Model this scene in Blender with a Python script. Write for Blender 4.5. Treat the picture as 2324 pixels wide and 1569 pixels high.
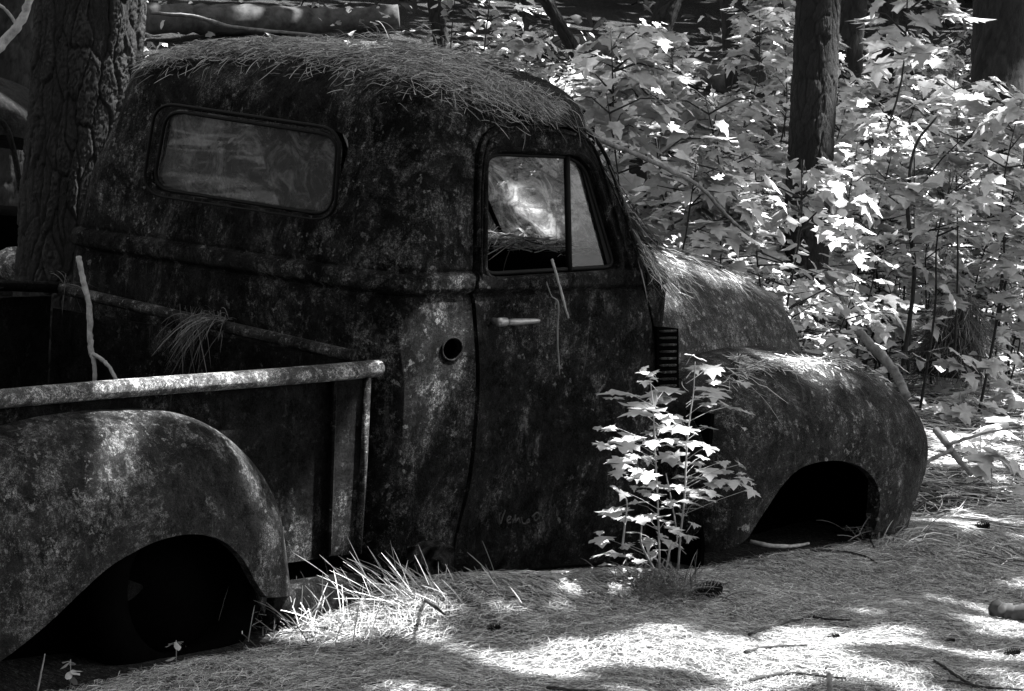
import bpy, bmesh, math, random
import numpy as np
from mathutils import Vector, Matrix
from mathutils.bvhtree import BVHTree
rng = np.random.default_rng(7); random.seed(7)
S = bpy.context.scene
for o in list(bpy.data.objects): bpy.data.objects.remove(o)
COL = S.collection

# ------------------------------------------------------------------ camera
CAM = np.array([-5.27, -6.91, 1.98]); YAW, PITCH, ROLL = np.radians([41.8, -6.3, 3.7]); F = 6580.0   # F in px of a 2324 px wide picture
fw = np.array([math.cos(PITCH)*math.cos(YAW), math.cos(PITCH)*math.sin(YAW), math.sin(PITCH)])
_rt = np.array([math.sin(YAW), -math.cos(YAW), 0.0]); _up = np.cross(_rt, fw)
R_ = _rt*math.cos(ROLL)+_up*math.sin(ROLL); U_ = -_rt*math.sin(ROLL)+_up*math.cos(ROLL)
cam = bpy.data.cameras.new('camera'); cam.sensor_width = 36; cam.lens = 36*F/2324; cam.clip_end = 500; cam.clip_start = .1
co = bpy.data.objects.new('camera', cam); COL.objects.link(co)
co.matrix_world = Matrix(((R_[0], U_[0], -fw[0], CAM[0]), (R_[1], U_[1], -fw[1], CAM[1]), (R_[2], U_[2], -fw[2], CAM[2]), (0, 0, 0, 1)))
S.camera = co
S.render.resolution_x = 1024; S.render.resolution_y = 691
# ------------------------------------------------------------------ light
SUN_AZ, SUN_EL = math.radians(-28), math.radians(60)
SD = np.array([math.cos(SUN_EL)*math.cos(SUN_AZ), math.cos(SUN_EL)*math.sin(SUN_AZ), math.sin(SUN_EL)])
W = bpy.data.worlds.new("World"); S.world = W; W.use_nodes = True
nt = W.node_tree; bg = nt.nodes['Background']
sky = nt.nodes.new('ShaderNodeTexSky'); sky.sky_type = 'NISHITA'; sky.sun_disc = False
sky.sun_elevation = SUN_EL; sky.sun_rotation = math.pi/2-SUN_AZ
bw = nt.nodes.new('ShaderNodeRGBToBW')
nt.links.new(sky.outputs[0], bw.inputs[0]); nt.links.new(bw.outputs[0], bg.inputs[0]); bg.inputs[1].default_value = .085
sl = bpy.data.lights.new('sun', 'SUN'); sl.energy = 5.0; sl.angle = math.radians(.5); sl.color = (1, 1, 1)
so = bpy.data.objects.new('sun', sl); COL.objects.link(so)
so.rotation_euler = Vector(SD).to_track_quat('Z', 'Y').to_euler()
vs = S.view_settings; vs.view_transform = 'Standard'; vs.look = 'None'; vs.gamma = 1; vs.exposure = 2.1
S.render.engine = 'CYCLES'
S.cycles.max_bounces = 6; S.cycles.diffuse_bounces = 2; S.cycles.transmission_bounces = 4; S.cycles.transparent_max_bounces = 8

# ------------------------------------------------------------------ projection helpers (pixel of the 2324x1569 view -> point)
def ray(px, py): return fw+R_*((px-1162)/F)-U_*((py-784.5)/F)
def on(px, py, ax, v):
    d = ray(px, py); i = 'xyz'.index(ax); return CAM+d*((v-CAM[i])/d[i])
def onp(px, py, p0, n):
    d = ray(px, py); n = np.array(n, float); return CAM+d*(((np.array(p0)-CAM)@n)/(d@n))
def dep(px, py, t): return CAM+ray(px, py)*t
def depth(x, y): return (x-CAM[0])*math.cos(YAW)+(y-CAM[1])*math.sin(YAW)
def lateral(x, y): return (x-CAM[0])*math.sin(YAW)-(y-CAM[1])*math.cos(YAW)
def gz(x, y):
    x = np.asarray(x, float); y = np.asarray(y, float)
    D = depth(x, y)
    z = .17+.018*np.sin(1.7*x+.6*y)+.014*np.sin(2.9*y-1.3*x+1)+.008*np.sin(6.1*x+4.3*y)+.006*np.sin(9.7*y-5.1*x)
    z = z+.085*np.exp(-((x-1.15)**2/.16+(y+.93)**2/.05))+.05*np.exp(-((x-3.7)**2/.2+(y+1.0)**2/.06))+.05*np.exp(-((x-1.75)**2/.3+(y+1.05)**2/.02))
    h = np.clip(D-16, 0, None); z = z+.12*h-np.clip(D-55, 0, None)*.08+.05*np.sin(.9*x)*np.clip(h/4, 0, 1)
    return z

# ------------------------------------------------------------------ object helpers
def tag(o, label=None, cat=None, group=None, kind=None):
    if label: o['label'] = label
    if cat: o['category'] = cat
    if group: o['group'] = group
    if kind: o['kind'] = kind
    return o
def empty(name, loc=(0, 0, 0), **k):
    o = bpy.data.objects.new(name, None); o.location = loc; COL.objects.link(o); o.empty_display_size = .1
    return tag(o, **k)
def link(name, me, mat, parent=None):
    o = bpy.data.objects.new(name, me); COL.objects.link(o)
    if mat is not None:
        me.materials.clear(); me.materials.append(mat)
    if parent is not None:
        o.parent = parent
        if tuple(parent.location) != (0, 0, 0) and not parent.get('_loc'): o.matrix_parent_inverse = Matrix.Translation(-Vector(parent.location))
    return o
def mesh(name, V, Fc, smooth=True):
    me = bpy.data.meshes.new(name); me.from_pydata([tuple(map(float, v)) for v in V], [], [tuple(map(int, f)) for f in Fc])
    if smooth: me.polygons.foreach_set('use_smooth', [True]*len(me.polygons))
    me.update(); return me
def part(name, V, Fc, mat, parent=None, smooth=True): return link(name, mesh(name, V, Fc, smooth), mat, parent)
class MB:
    def __init__(s): s.v = []; s.f = []; s.n = 0
    def add(s, V, Fc):
        s.v.extend([tuple(map(float, v)) for v in V]); s.f.extend([tuple(int(i)+s.n for i in f) for f in Fc]); s.n += len(V)
    def build(s, name, mat, parent=None, smooth=True): return part(name, s.v, s.f, mat, parent, smooth)
def loft(rings, closed=True, cap=True):
    n = len(rings[0]); V = [p for r in rings for p in r]; Fc = []
    m = n if closed else n-1
    for i in range(len(rings)-1):
        for j in range(m):
            k = (j+1) % n; Fc.append((i*n+j, i*n+k, (i+1)*n+k, (i+1)*n+j))
    if cap and closed:
        Fc.append(tuple(range(n))[::-1]); Fc.append(tuple((len(rings)-1)*n+j for j in range(n)))
    return V, Fc
def tube(pts, r, seg=8, closed=False):
    P = np.array(pts, float); n = len(P); rr = np.broadcast_to(np.array(r, float), (n,)) if np.ndim(r) < 2 else r
    T = np.gradient(P, axis=0) if not closed else (np.roll(P, -1, 0)-np.roll(P, 1, 0))
    T /= np.linalg.norm(T, axis=1)[:, None]+1e-12
    ref = np.array([0, 0, 1.0]) if abs(T[0][2]) < .9 else np.array([1.0, 0, 0])
    rings = []; u = np.cross(T[0], ref); u /= np.linalg.norm(u)
    for i in range(n):
        u = u-T[i]*(u@T[i]); u /= np.linalg.norm(u); w = np.cross(T[i], u)
        rings.append([P[i]+rr[i]*(u*math.cos(a)+w*math.sin(a)) for a in np.linspace(0, 2*math.pi, seg, endpoint=False)])
    if closed: rings.append(rings[0])
    return loft(rings, True, not closed)
def spline(pts, n=40, closed=False):
    P = np.array(pts, float)
    if closed: P = np.vstack([P[-1], P, P[0], P[1]])
    else: P = np.vstack([2*P[0]-P[1], P, 2*P[-1]-P[-2]])
    out = []; m = len(P)-3
    for t in np.linspace(0, m, n, endpoint=not closed):
        i = min(int(t), m-1); u = t-i; a, b, c, d = P[i:i+4]
        out.append(.5*((2*b)+(c-a)*u+(2*a-5*b+4*c-d)*u*u+(3*b-a-3*c+d)*u**3))
    return np.array(out)
def box(c, sz, rot=None):
    c = np.array(c, float); h = np.array(sz)/2.
    V = np.array([[x, y, z] for x in (-1, 1) for y in (-1, 1) for z in (-1, 1)])*h
    if rot is not None: V = V@np.array(rot).T
    return V+c, [(0, 1, 3, 2), (4, 6, 7, 5), (0, 4, 5, 1), (2, 3, 7, 6), (0, 2, 6, 4), (1, 5, 7, 3)]
def boolean(o, cut, op='DIFFERENCE'):
    m = o.modifiers.new('b', 'BOOLEAN'); m.operation = op; m.object = cut; m.solver = 'EXACT'
    bpy.context.view_layer.update(); dg = bpy.context.evaluated_depsgraph_get()
    me = bpy.data.meshes.new_from_object(o.evaluated_get(dg)); o.modifiers.clear(); o.data = me
def modded(o, **k):
    bpy.context.view_layer.update(); dg = bpy.context.evaluated_depsgraph_get()
    me = bpy.data.meshes.new_from_object(o.evaluated_get(dg)); o.modifiers.clear(); o.data = me
def kill(o): bpy.data.objects.remove(o)
def solidify(o, t, off=-1):
    m = o.modifiers.new('s', 'SOLIDIFY'); m.thickness = t; m.offset = off; modded(o)
def roundpoly(pts, r, n=5):
    P = [np.array(p, float) for p in pts]; out = []; N = len(P)
    rr = r if hasattr(r, '__len__') else [r]*N
    for i in range(N):
        a, b, c = P[i-1], P[i], P[(i+1) % N]; q = rr[i]
        u = (a-b)/np.linalg.norm(a-b); v = (c-b)/np.linalg.norm(c-b)
        s, e = b+u*q, b+v*q
        for t in np.linspace(0, 1, n+1): out.append((1-t)**2*s+2*t*(1-t)*b+t*t*e)
    return out
def prism(poly3, d0, d1):
    d0 = np.array(d0, float); d1 = np.array(d1, float)
    return loft([[p+d0 for p in poly3], [p+d1 for p in poly3]])
def fixn(o):
    bm = bmesh.new(); bm.from_mesh(o.data); bmesh.ops.recalc_face_normals(bm, faces=bm.faces); bm.to_mesh(o.data); bm.free()
def smooth_by_angle(o, deg=40):
    me = o.data
    me.polygons.foreach_set('use_smooth', [True]*len(me.polygons))
    bm = bmesh.new(); bm.from_mesh(me)
    for e in bm.edges:
        e.smooth = not (len(e.link_faces) == 2 and e.calc_face_angle(0) > math.radians(deg))
    bm.to_mesh(me); bm.free()

# ------------------------------------------------------------------ materials (the photograph is black and white: all greys)
def g(v): return (v, v, v, 1)
class NT:
    def __init__(s, name):
        s.m = bpy.data.materials.new(name); s.m.use_nodes = True; s.t = s.m.node_tree; s.b = s.t.nodes['Principled BSDF']
        s.co = s.t.nodes.new('ShaderNodeTexCoord').outputs['Object']
    def L(s, a, b): s.t.links.new(a, b)
    def mapping(s, sc, loc=(0, 0, 0)):
        n = s.t.nodes.new('ShaderNodeMapping'); n.inputs['Scale'].default_value = sc; n.inputs['Location'].default_value = loc; s.L(s.co, n.inputs[0]); return n.outputs[0]
    def noise(s, vec, scale, det=6, rough=.6, dist=0):
        n = s.t.nodes.new('ShaderNodeTexNoise'); n.inputs['Scale'].default_value = scale; n.inputs['Detail'].default_value = det
        n.inputs['Roughness'].default_value = rough; n.inputs['Distortion'].default_value = dist; s.L(vec, n.inputs['Vector']); return n.outputs['Fac']
    def ramp(s, f, stops):
        n = s.t.nodes.new('ShaderNodeValToRGB'); e = n.color_ramp.elements
        while len(e) < len(stops): e.new(.5)
        for x, (p, v) in zip(e, stops): x.position = p; x.color = g(v)
        s.L(f, n.inputs[0]); return n.outputs[0]
    def math(s, op, a, b):
        n = s.t.nodes.new('ShaderNodeMath'); n.operation = op
        for i, v in enumerate((a, b)):
            if isinstance(v, (int, float)): n.inputs[i].default_value = v
            else: s.L(v, n.inputs[i])
        return n.outputs[0]
    def bump(s, h, st=.3, d=.01):
        n = s.t.nodes.new('ShaderNodeBump'); n.inputs['Strength'].default_value = st; n.inputs['Distance'].default_value = d
        s.L(h, n.inputs['Height']); s.L(n.outputs[0], s.b.inputs['Normal'])
def rusty(name, base=.03, light=.12, streak=1.0, rough=.62, seed=0, cover=.5, spec=.1):
    n = NT(name); v = n.mapping((1, 1, 1), (seed*3.1, seed*1.7, seed))
    vs_ = n.mapping((1, 1, .22), (seed, 0, seed*2.3))
    blotch = n.ramp(n.noise(v, 2.7, 13, .82, .5), [(cover-.03, .0), (cover+.035, 1)])
    mid = n.ramp(n.noise(v, 10, 12, .85, .3), [(.465, .04), (.54, 1)])
    stre = n.ramp(n.noise(vs_, 15, 8, .8, .2), [(.46, .05), (.55, 1)])
    speck = n.ramp(n.noise(v, 75, 8, .9), [(.47, .1), (.56, 1.0)])
    fine = n.ramp(n.noise(v, 330, 2, .9), [(.40, .2), (.60, 1.8)])
    spots = n.ramp(n.noise(v, 34, 3, .6), [(.63, 0), (.66, 1)])
    a = n.math('MULTIPLY', n.math('ADD', blotch, .16), n.math('ADD', n.math('MULTIPLY', stre, .75*streak), 1-.75*streak))
    a = n.math('MULTIPLY', a, mid)
    c = n.math('MULTIPLY', n.math('MULTIPLY', speck, a), light*1.35)
    c = n.math('ADD', c, n.math('MULTIPLY', n.math('MULTIPLY', spots, n.math('ADD', blotch, .1)), light*1.1))
    c = n.math('ADD', c, base)
    c = n.math('MULTIPLY', c, fine)
    n.L(c, n.b.inputs['Base Color'])
    rr = n.ramp(speck, [(0, rough-.08), (1, rough+.25)]); n.L(rr, n.b.inputs['Roughness'])
    pale = n.math('MULTIPLY', n.ramp(n.noise(vs_, 5.5, 12, .8, .8), [(.585, 0), (.61, 1)]), n.ramp(speck, [(0, .45), (1, 1)]))
    c = n.math('ADD', c, n.math('MULTIPLY', pale, light*.42))
    n.L(c, n.b.inputs['Base Color'])
    sp_ = n.ramp(n.noise(v, 9, 10, .85), [(.42, spec*.3), (.6, spec*1.6)]); n.L(sp_, n.b.inputs['Specular IOR Level'])
    dent = n.math('MULTIPLY', n.noise(v, 3.2, 2, .4), 3.5)
    n.bump(n.math('ADD', dent, n.math('ADD', n.math('MULTIPLY', mid, .8), n.math('ADD', blotch, n.math('MULTIPLY', speck, .6)))), .7, .007)
    return n.m
def plain(name, v, rough=.7, nz=0., sc=30, metal=0, spec=.4, bump=.2):
    n = NT(name)
    f = n.noise(n.mapping((1, 1, 1)), sc, 6, .65)
    c = n.ramp(f, [(.3, v*(1-nz)), (.7, v*(1+nz))]); n.L(c, n.b.inputs['Base Color'])
    n.b.inputs['Roughness'].default_value = rough; n.b.inputs['Metallic'].default_value = metal; n.b.inputs['Specular IOR Level'].default_value = spec
    n.bump(f, bump, .004); return n.m
def leafmat(name, v, tr=.45, vary=.35, spec=.3):
    n = NT(name); n.t.nodes.remove(n.b)
    oi = n.t.nodes.new('ShaderNodeAttribute'); oi.attribute_name = 'shade'; oi.attribute_type = 'GEOMETRY'
    ov = n.t.nodes.new('ShaderNodeObjectInfo')
    k = n.math('ADD', n.math('MULTIPLY', n.math('SUBTRACT', oi.outputs['Fac'], .5), vary*2*v), v)
    k = n.math('MULTIPLY', k, n.math('ADD', n.math('MULTIPLY', ov.outputs['Random'], .3), .85))
    k = n.math('MULTIPLY', k, n.ramp(n.noise(n.mapping((1, 1, 1)), 60, 3, .6), [(.3, .88), (.7, 1.1)]))
    d = n.t.nodes.new('ShaderNodeBsdfDiffuse'); t = n.t.nodes.new('ShaderNodeBsdfTranslucent'); gl = n.t.nodes.new('ShaderNodeBsdfGlossy')
    gl.inputs['Roughness'].default_value = .38; gl.inputs['Color'].default_value = g(.8)
    n.L(k, d.inputs[0]); n.L(k, t.inputs[0])
    m = n.t.nodes.new('ShaderNodeMixShader'); m.inputs[0].default_value = tr; n.L(d.outputs[0], m.inputs[1]); n.L(t.outputs[0], m.inputs[2])
    fr = n.t.nodes.new('ShaderNodeValue'); fr.outputs[0].default_value = .05
    m2 = n.t.nodes.new('ShaderNodeMixShader'); n.L(fr.outputs[0], m2.inputs[0]); n.L(m.outputs[0], m2.inputs[1]); n.L(gl.outputs[0], m2.inputs[2])
    n.L(m2.outputs[0], n.t.nodes['Material Output'].inputs[0]); return n.m
M_cab = rusty('rusty_paint_cab', .0022, .125, seed=1, cover=.50)
M_door = rusty('rusty_paint_door', .0022, .115, seed=2, cover=.51)
M_hood = rusty('rusty_paint_hood', .02, .27, seed=3, cover=.44, rough=.5, spec=.3)  # paler than the cab: stronger light on the hood put into its colour
M_ffen = rusty('rusty_paint_front_fender', .006, .20, seed=4, cover=.48, rough=.5, spec=.2)
M_rfen = rusty('rusty_paint_rear_fender', .006, .165, seed=5, cover=.46, streak=.15, rough=.5, spec=.25)
M_bed = rusty('rusty_paint_bed', .003, .09, seed=6, cover=.53)
M_rail = rusty('rusty_rail', .045, .45, seed=7, cover=.42, rough=.42, streak=.1, spec=.4)  # tone raised to put the rail's highlight into the colour
M_dark = plain('dark_steel', .0015, 1, .4, spec=.03)
M_black = plain('black_rubber', .0015, 1, .4, spec=.02)
M_inner = rusty('cab_interior', .008, .02, seed=8)
M_chrome = plain('worn_chrome', .30, .45, .3, 60, .7)
M_gask = plain('perished_gasket', .003, .7, .4, spec=.2)
M_other = rusty('old_car_paint', .010, .03, seed=9, cover=.5)
M_needle = leafmat('dry_needle', .54, .10, .95)
M_needle2 = leafmat('roof_needle', .36, .10, .9)
M_dneedle = leafmat('grey_needle', .16, .1, .5)
M_leaf = leafmat('maple_leaf', .54, .10, .32)
M_hleaf = leafmat('young_maple_leaf', .68, .30, .14)
M_far = leafmat('shaded_far_leaf', .06, .2, .9)  # much darker than the near leaves: shade of the woods put into the colour
M_canopy = leafmat('added_canopy_leaf', .42, .45, .2)
M_woods = leafmat('light_block_leaf', .05, .3, .5)
M_stem = plain('green_stem', .30, .7, .3)
M_twig = plain('dark_twig', .03, .9, .5)
M_stick = plain('bare_stick', .38, .85, .45, 45)
M_stick2 = plain('grey_branch', .2, .85, .6, 35)
M_log = plain('log_bark', .06, .95, .7, 9, bump=.8)
M_cone = plain('pine_cone_scale', .02, .9, .5)
def barkmat(name, a, b):
    n = NT(name); at = n.t.nodes.new('ShaderNodeAttribute'); at.attribute_name = 'shade'
    v = n.mapping((1, 1, .35)); f = n.noise(v, 22, 8, .7, .5)
    c = n.math('MULTIPLY', n.ramp(f, [(.3, a*.5), (.7, a*1.6)]), n.ramp(at.outputs['Fac'], [(0, .05), (.4, .7), (.75, 1.1), (1, b)]))
    n.L(c, n.b.inputs['Base Color']); n.b.inputs['Roughness'].default_value = .95; n.bump(f, .7, .02); return n.m
M_bark = barkmat('pine_bark', .022, 1.7); M_bark2 = barkmat('far_pine_bark', .017, 1.6)
def groundmat():
    n = NT('needle_litter_ground'); v = n.mapping((1, 1, 1))
    f1 = n.noise(n.mapping((1, 1, 1)), 1.6, 8, .7); f2 = n.noise(n.mapping((3.2, 1.0, 1)), 34, 8, .8, 1.5)
    c = n.math('MULTIPLY', n.ramp(f1, [(.3, .6), (.7, 1.2)]), n.ramp(f2, [(.40, .006), (.55, .06), (.68, .34)]))
    n.L(c, n.b.inputs['Base Color']); n.b.inputs['Roughness'].default_value = 1; n.b.inputs['Specular IOR Level'].default_value = .1
    n.bump(f2, .9, .03); return n.m
M_ground = groundmat()
def dusty_glass(name, v, alpha, sc=9, tr=.5):
    n = NT(name); n.t.nodes.remove(n.b)
    vv = n.mapping((1, 1, 1)); f = n.noise(vv, sc, 9, .72, 1.2); f2 = n.noise(vv, 60, 4, .8)
    c = n.math('MULTIPLY', n.ramp(f, [(.36, v*.25), (.5, v*.7), (.6, v*2.2)]), n.ramp(f2, [(.3, .6), (.7, 1.3)]))
    d = n.t.nodes.new('ShaderNodeBsdfDiffuse'); t = n.t.nodes.new('ShaderNodeBsdfTranslucent'); tp = n.t.nodes.new('ShaderNodeBsdfTransparent'); tp.inputs[0].default_value = g(.85)
    gl = n.t.nodes.new('ShaderNodeBsdfGlossy'); gl.inputs['Roughness'].default_value = .08
    n.L(c, d.inputs[0]); n.L(c, t.inputs[0])
    m = n.t.nodes.new('ShaderNodeMixShader'); m.inputs[0].default_value = tr; n.L(d.outputs[0], m.inputs[1]); n.L(t.outputs[0], m.inputs[2])
    m2 = n.t.nodes.new('ShaderNodeMixShader'); m2.inputs[0].default_value = alpha; n.L(tp.outputs[0], m2.inputs[1]); n.L(m.outputs[0], m2.inputs[2])
    fr = n.t.nodes.new('ShaderNodeValue'); fr.outputs[0].default_value = .05
    m3 = n.t.nodes.new('ShaderNodeMixShader'); n.L(fr.outputs[0], m3.inputs[0]); n.L(m2.outputs[0], m3.inputs[1]); n.L(gl.outputs[0], m3.inputs[2])
    n.L(m3.outputs[0], n.t.nodes['Material Output'].inputs[0]); return n.m
M_glassR = dusty_glass('dusty_rear_glass', .11, .84, 8)
M_glassW = dusty_glass('mossy_windscreen_glass', .36, .62, 6, .6)
M_glassV = dusty_glass('dusty_vent_glass', .2, .25, 9, .5)

# ------------------------------------------------------------------ ground
def grid_ground():
    ax = lambda a: np.concatenate([np.linspace(-90, a[0], 24)[:-1], np.linspace(a[0], a[1], int((a[1]-a[0])/.12)), np.linspace(a[1], 110, 24)[1:]])
    X = ax((-6, 16)); Y = ax((-7, 14)); XX, YY = np.meshgrid(X, Y, indexing='ij'); ZZ = gz(XX, YY)
    V = np.stack([XX, YY, ZZ], -1).reshape(-1, 3); n, m = len(X), len(Y); idx = np.arange(n*m).reshape(n, m)
    Fc = np.stack([idx[:-1, :-1], idx[1:, :-1], idx[1:, 1:], idx[:-1, 1:]], -1).reshape(-1, 4)
    tag(part('ground', V, Fc, M_ground), kind='structure', label='forest floor of brown pine needles rising into a hillside')
grid_ground()

# ------------------------------------------------------------------ the pickup truck
truck = empty('pickup_truck', (1.4, 0, .17), label='abandoned rusty rounded pickup truck sunk in the forest floor, roof strewn with pine needles', cat='pickup truck')
def interp(z, tab): return np.interp(z, [t[0] for t in tab], [t[1] for t in tab])
def section(z, inset=0., k=1., ncor=9, ns=14, nl=16):
    w = interp(z, [(.1, .745), (.3, .77), (.6, .79), (.9, .79), (1.1, .775), (1.2, .765), (1.4, .735), (1.63, .69), (2, .69)])
    xr = interp(z, [(.1, 1.10), (.3, 1.06), (1.0, 1.035), (1.2, 1.05), (1.4, 1.085), (1.63, 1.15), (2, 1.15)])
    xf = interp(z, [(.1, 2.50), (1.12, 2.48), (1.2, 2.44), (1.24, 2.41), (1.63, 2.12), (2, 2.12)])
    rc = interp(z, [(.1, .10), (1.0, .14), (1.2, .15), (1.63, .20), (2, .20)])
    rf = interp(z, [(.1, .25), (1.0, .22), (1.2, .17), (1.63, .22)])
    b = .017*max(0, 1-abs((z-1.170)/.032)**4) if abs(z-1.170) < .032 else 0
    b -= .009*math.exp(-((z-1.132)/.007)**2)+.005*math.exp(-((z-1.206)/.006)**2)
    b += .006*math.exp(-((z-.33)/.02)**2)
    w += b-inset; xr += -b+inset; xf -= inset
    cx = (1.15+2.12)/2; pts = []
    def arc(px, py, r, a0, a1):
        for a in np.linspace(a0, a1, ncor): pts.append((px+r*math.cos(a), py+r*math.sin(a)))
    def seg(a, bq, n):
        for t in np.linspace(0, 1, n+2)[1:-1]: pts.append((a[0]+(bq[0]-a[0])*t, a[1]+(bq[1]-a[1])*t))
    pi = math.pi; rc = max(rc-inset, .02); rf = max(rf-inset, .02)
    arc(xr+rc, -w+rc, rc, pi, 1.5*pi); seg((xr+rc, -w), (xf-rf, -w), nl)
    arc(xf-rf, -w+rf, rf, 1.5*pi, 2*pi); seg((xf, -w+rf), (xf, w-rf), ns)
    arc(xf-rf, w-rf, rf, 0, .5*pi); seg((xf-rf, w), (xr+rc, w), nl)
    arc(xr+rc, w-rc, rc, .5*pi, pi); seg((xr, w-rc), (xr, -w+rc), ns)
    out = []
    for (x, y) in pts:
        # slight crown on long flat faces
        fy = 1 if y < 0 else 1+.15*interp(z, [(.3, .5), (1.1, .55), (1.25, .75), (1.4, 1.0), (2, 1.0)])
        out.append((cx+(x-cx)*k, y*k*fy, z))
    return out
def cab_shell(t=.022):
    def rings(inset):
        R = []
        for z in np.concatenate([np.linspace(.12, 1.06, 20), np.arange(1.07, 1.24, .005), np.linspace(1.25, 1.62, 14)]):
            R.append(section(z, inset))
        zs, zt, p = 1.63, 1.872-inset, 2.6
        for a in np.linspace(0, 1, 22)[1:]:
            th = a*math.pi/2; kk = math.cos(th)**(2/p); tau = math.sin(th)**(2/p)
            kk = max(kk, .03)
            R.append([(x, y, zs+(zt-zs)*tau) for x, y, _ in section(zs, inset, kk)])
        return R
    A = rings(0); B = rings(t); n = len(A[0])
    Va, Fa = loft(A, True, False); Vb, Fb = loft(B, True, False)
    na = len(Va); V = list(Va)+list(Vb)
    Fc = Fa+[tuple(i+na for i in f[::-1]) for f in Fb]
    Fc.append(tuple((len(A)-1)*n+j for j in range(n))); Fc.append(tuple(na+(len(B)-1)*n+j for j in range(n))[::-1])
    for j in range(n):
        k = (j+1) % n; Fc.append((j, na+j, na+k, k))
    return V, Fc
shell = part('cab', *cab_shell(), M_cab, truck); fixn(shell)
# side reference plane for the right hand side
SP0, SN = (0, -.775, 1.0), (0, -1.0, 0)
def side(px, py): 
    p = on(px, py, 'y', -.785)
    if p[2] > 1.15: p = onp(px, py, (0, -.772, 1.18), (0, -1, .19))
    return p
def px_poly(pts, r, f, n=5): return [f(*q) for q in roundpoly(pts, r, n)]
def cutter(poly3, d0, d1): 
    o = part('cut', *prism(poly3, d0, d1), None); fixn(o); return o
# rear window
rw = lambda px, py: on(px, py, 'x', 1.09)
RW = [(372, 243), (772, 303), (757, 497), (338, 432)]
cw = cutter(px_poly(RW, [45, 45, 50, 50], rw, 7), (-.25, 0, 0), (.2, 0, 0)); boolean(shell, cw); kill(cw)
# windscreen opening
q = [np.array(v) for v in ((2.2, -.62, 1.25), (2.2, .62, 1.25), (2.0, .57, 1.59), (2.0, -.57, 1.59))]
c_ = cutter(roundpoly(q, .05), (-.22, 0, 0), (.6, 0, 0)); boolean(shell, c_); kill(c_)
# far side window
q = [np.array(v) for v in ((1.45, .74, 1.22), (2.10, .74, 1.22), (1.90, .74, 1.57), (1.45, .74, 1.57))]
c_ = cutter(roundpoly(q, .06), (0, -.15, 0), (0, .2, 0)); boolean(shell, c_); kill(c_)
# door cut out
DOOR = [(1021, 1312), (1062, 1110), (1079, 930), (1082, 800), (1079, 640), (1078, 420), (1092, 315), (1160, 284), (1300, 296), (1362, 350), (1400, 450), (1462, 640), (1492, 800), (1520, 1000), (1548, 1180), (1562, 1268)]
dp = spline(DOOR[1:-1], 60); dp = [np.array(DOOR[0])]+list(dp)+[np.array(DOOR[-1])]
def inflate(P, d):
    c = np.mean(P, 0); out = []
    P = np.array(P); n = len(P)
    for i in range(n):
        t = P[(i+1) % n]-P[i-1]; t /= np.linalg.norm(t); nn = np.array([t[1], -t[0]])
        if nn@(P[i]-c) < 0: nn = -nn
        out.append(P[i]+nn*d)
    return out
def dcut(d): return cutter([side(*p) for p in inflate(dp, d)], (0, -.12, 0), (0, .16, 0))
full = link('door', shell.data.copy(), M_door, truck)
cA = dcut(4.5); boolean(shell, cA); kill(cA)
cB = dcut(-2.5); boolean(full, cB, 'INTERSECT'); kill(cB)
door = full; door['label'] = 'rusty passenger door with open window'
WIN = [(1104, 342), (1330, 352), (1406, 612), (1102, 630)]
cw = cutter(px_poly(WIN, [42, 55, 30, 28], side, 7), (0, -.12, 0), (0, .16, 0)); boolean(door, cw); kill(cw)
for v in door.data.vertices: v.co.y -= .004
# hole for the filler neck
fc = side(1024, 792); hole = [fc+np.array([.045*math.cos(a), 0, .036*math.sin(a)])*(1.0) for a in np.linspace(0, 2*math.pi, 24, endpoint=False)]
c_ = cutter(hole, (0, -.08, 0), (0, .1, 0)); boolean(shell, c_); kill(c_)
lipb = MB(); lipb.add(*tube([p+np.array([0, -.004, 0]) for p in hole], .004, 6, True)); lipb.build('filler_hole_rim', M_cab, truck)
for o in (shell, door): smooth_by_angle(o, 35)
# frames and mouldings round the window and door
def strip(name, px, r, mat, f=side, off=-.012, closed=False, n=70, parent=truck, seg=8):
    P = spline(px, n, closed) if not closed else np.array(px); P = [f(*p)+np.array([0, off, 0]) if f is side else f(*p)+np.array([off, 0, 0]) for p in P]
    b = MB(); b.add(*tube(P, r, seg, closed)); return b.build(name, mat, parent)
strip('drip_rail', [(1078, 560), (1079, 420), (1092, 318), (1125, 288), (1175, 280), (1260, 283), (1320, 296), (1362, 345), (1395, 430), (1425, 530), (1455, 636)], .0065, M_cab, off=-.016)
strip('door_edge_lip', [(1086, 636), (1088, 430), (1101, 335), (1130, 305), (1180, 296), (1280, 302), (1330, 320), (1360, 380), (1402, 520), (1432, 630)], .005, M_door, off=-.012)
wf = strip('window_frame', roundpoly([(1099, 338), (1335, 347), (1414, 620), (1096, 637)], [42, 55, 36, 34], 9), .0105, M_door, off=-.006, closed=True, parent=door)
strip('window_seal', roundpoly([(1108, 350), (1325, 358), (1399, 606), (1106, 623)], [38, 50, 24, 24], 9), .007, M_gask, off=.012, closed=True, parent=door)
b = MB()
p0, p1 = side(1291, 343)+np.array([0, .01, 0]), side(1297, 616)+np.array([0, .01, 0])
b.add(*tube([p0, (p0+p1)/2, p1], .0115, 6)); b.build('window_divider', M_gask, door)
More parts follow.
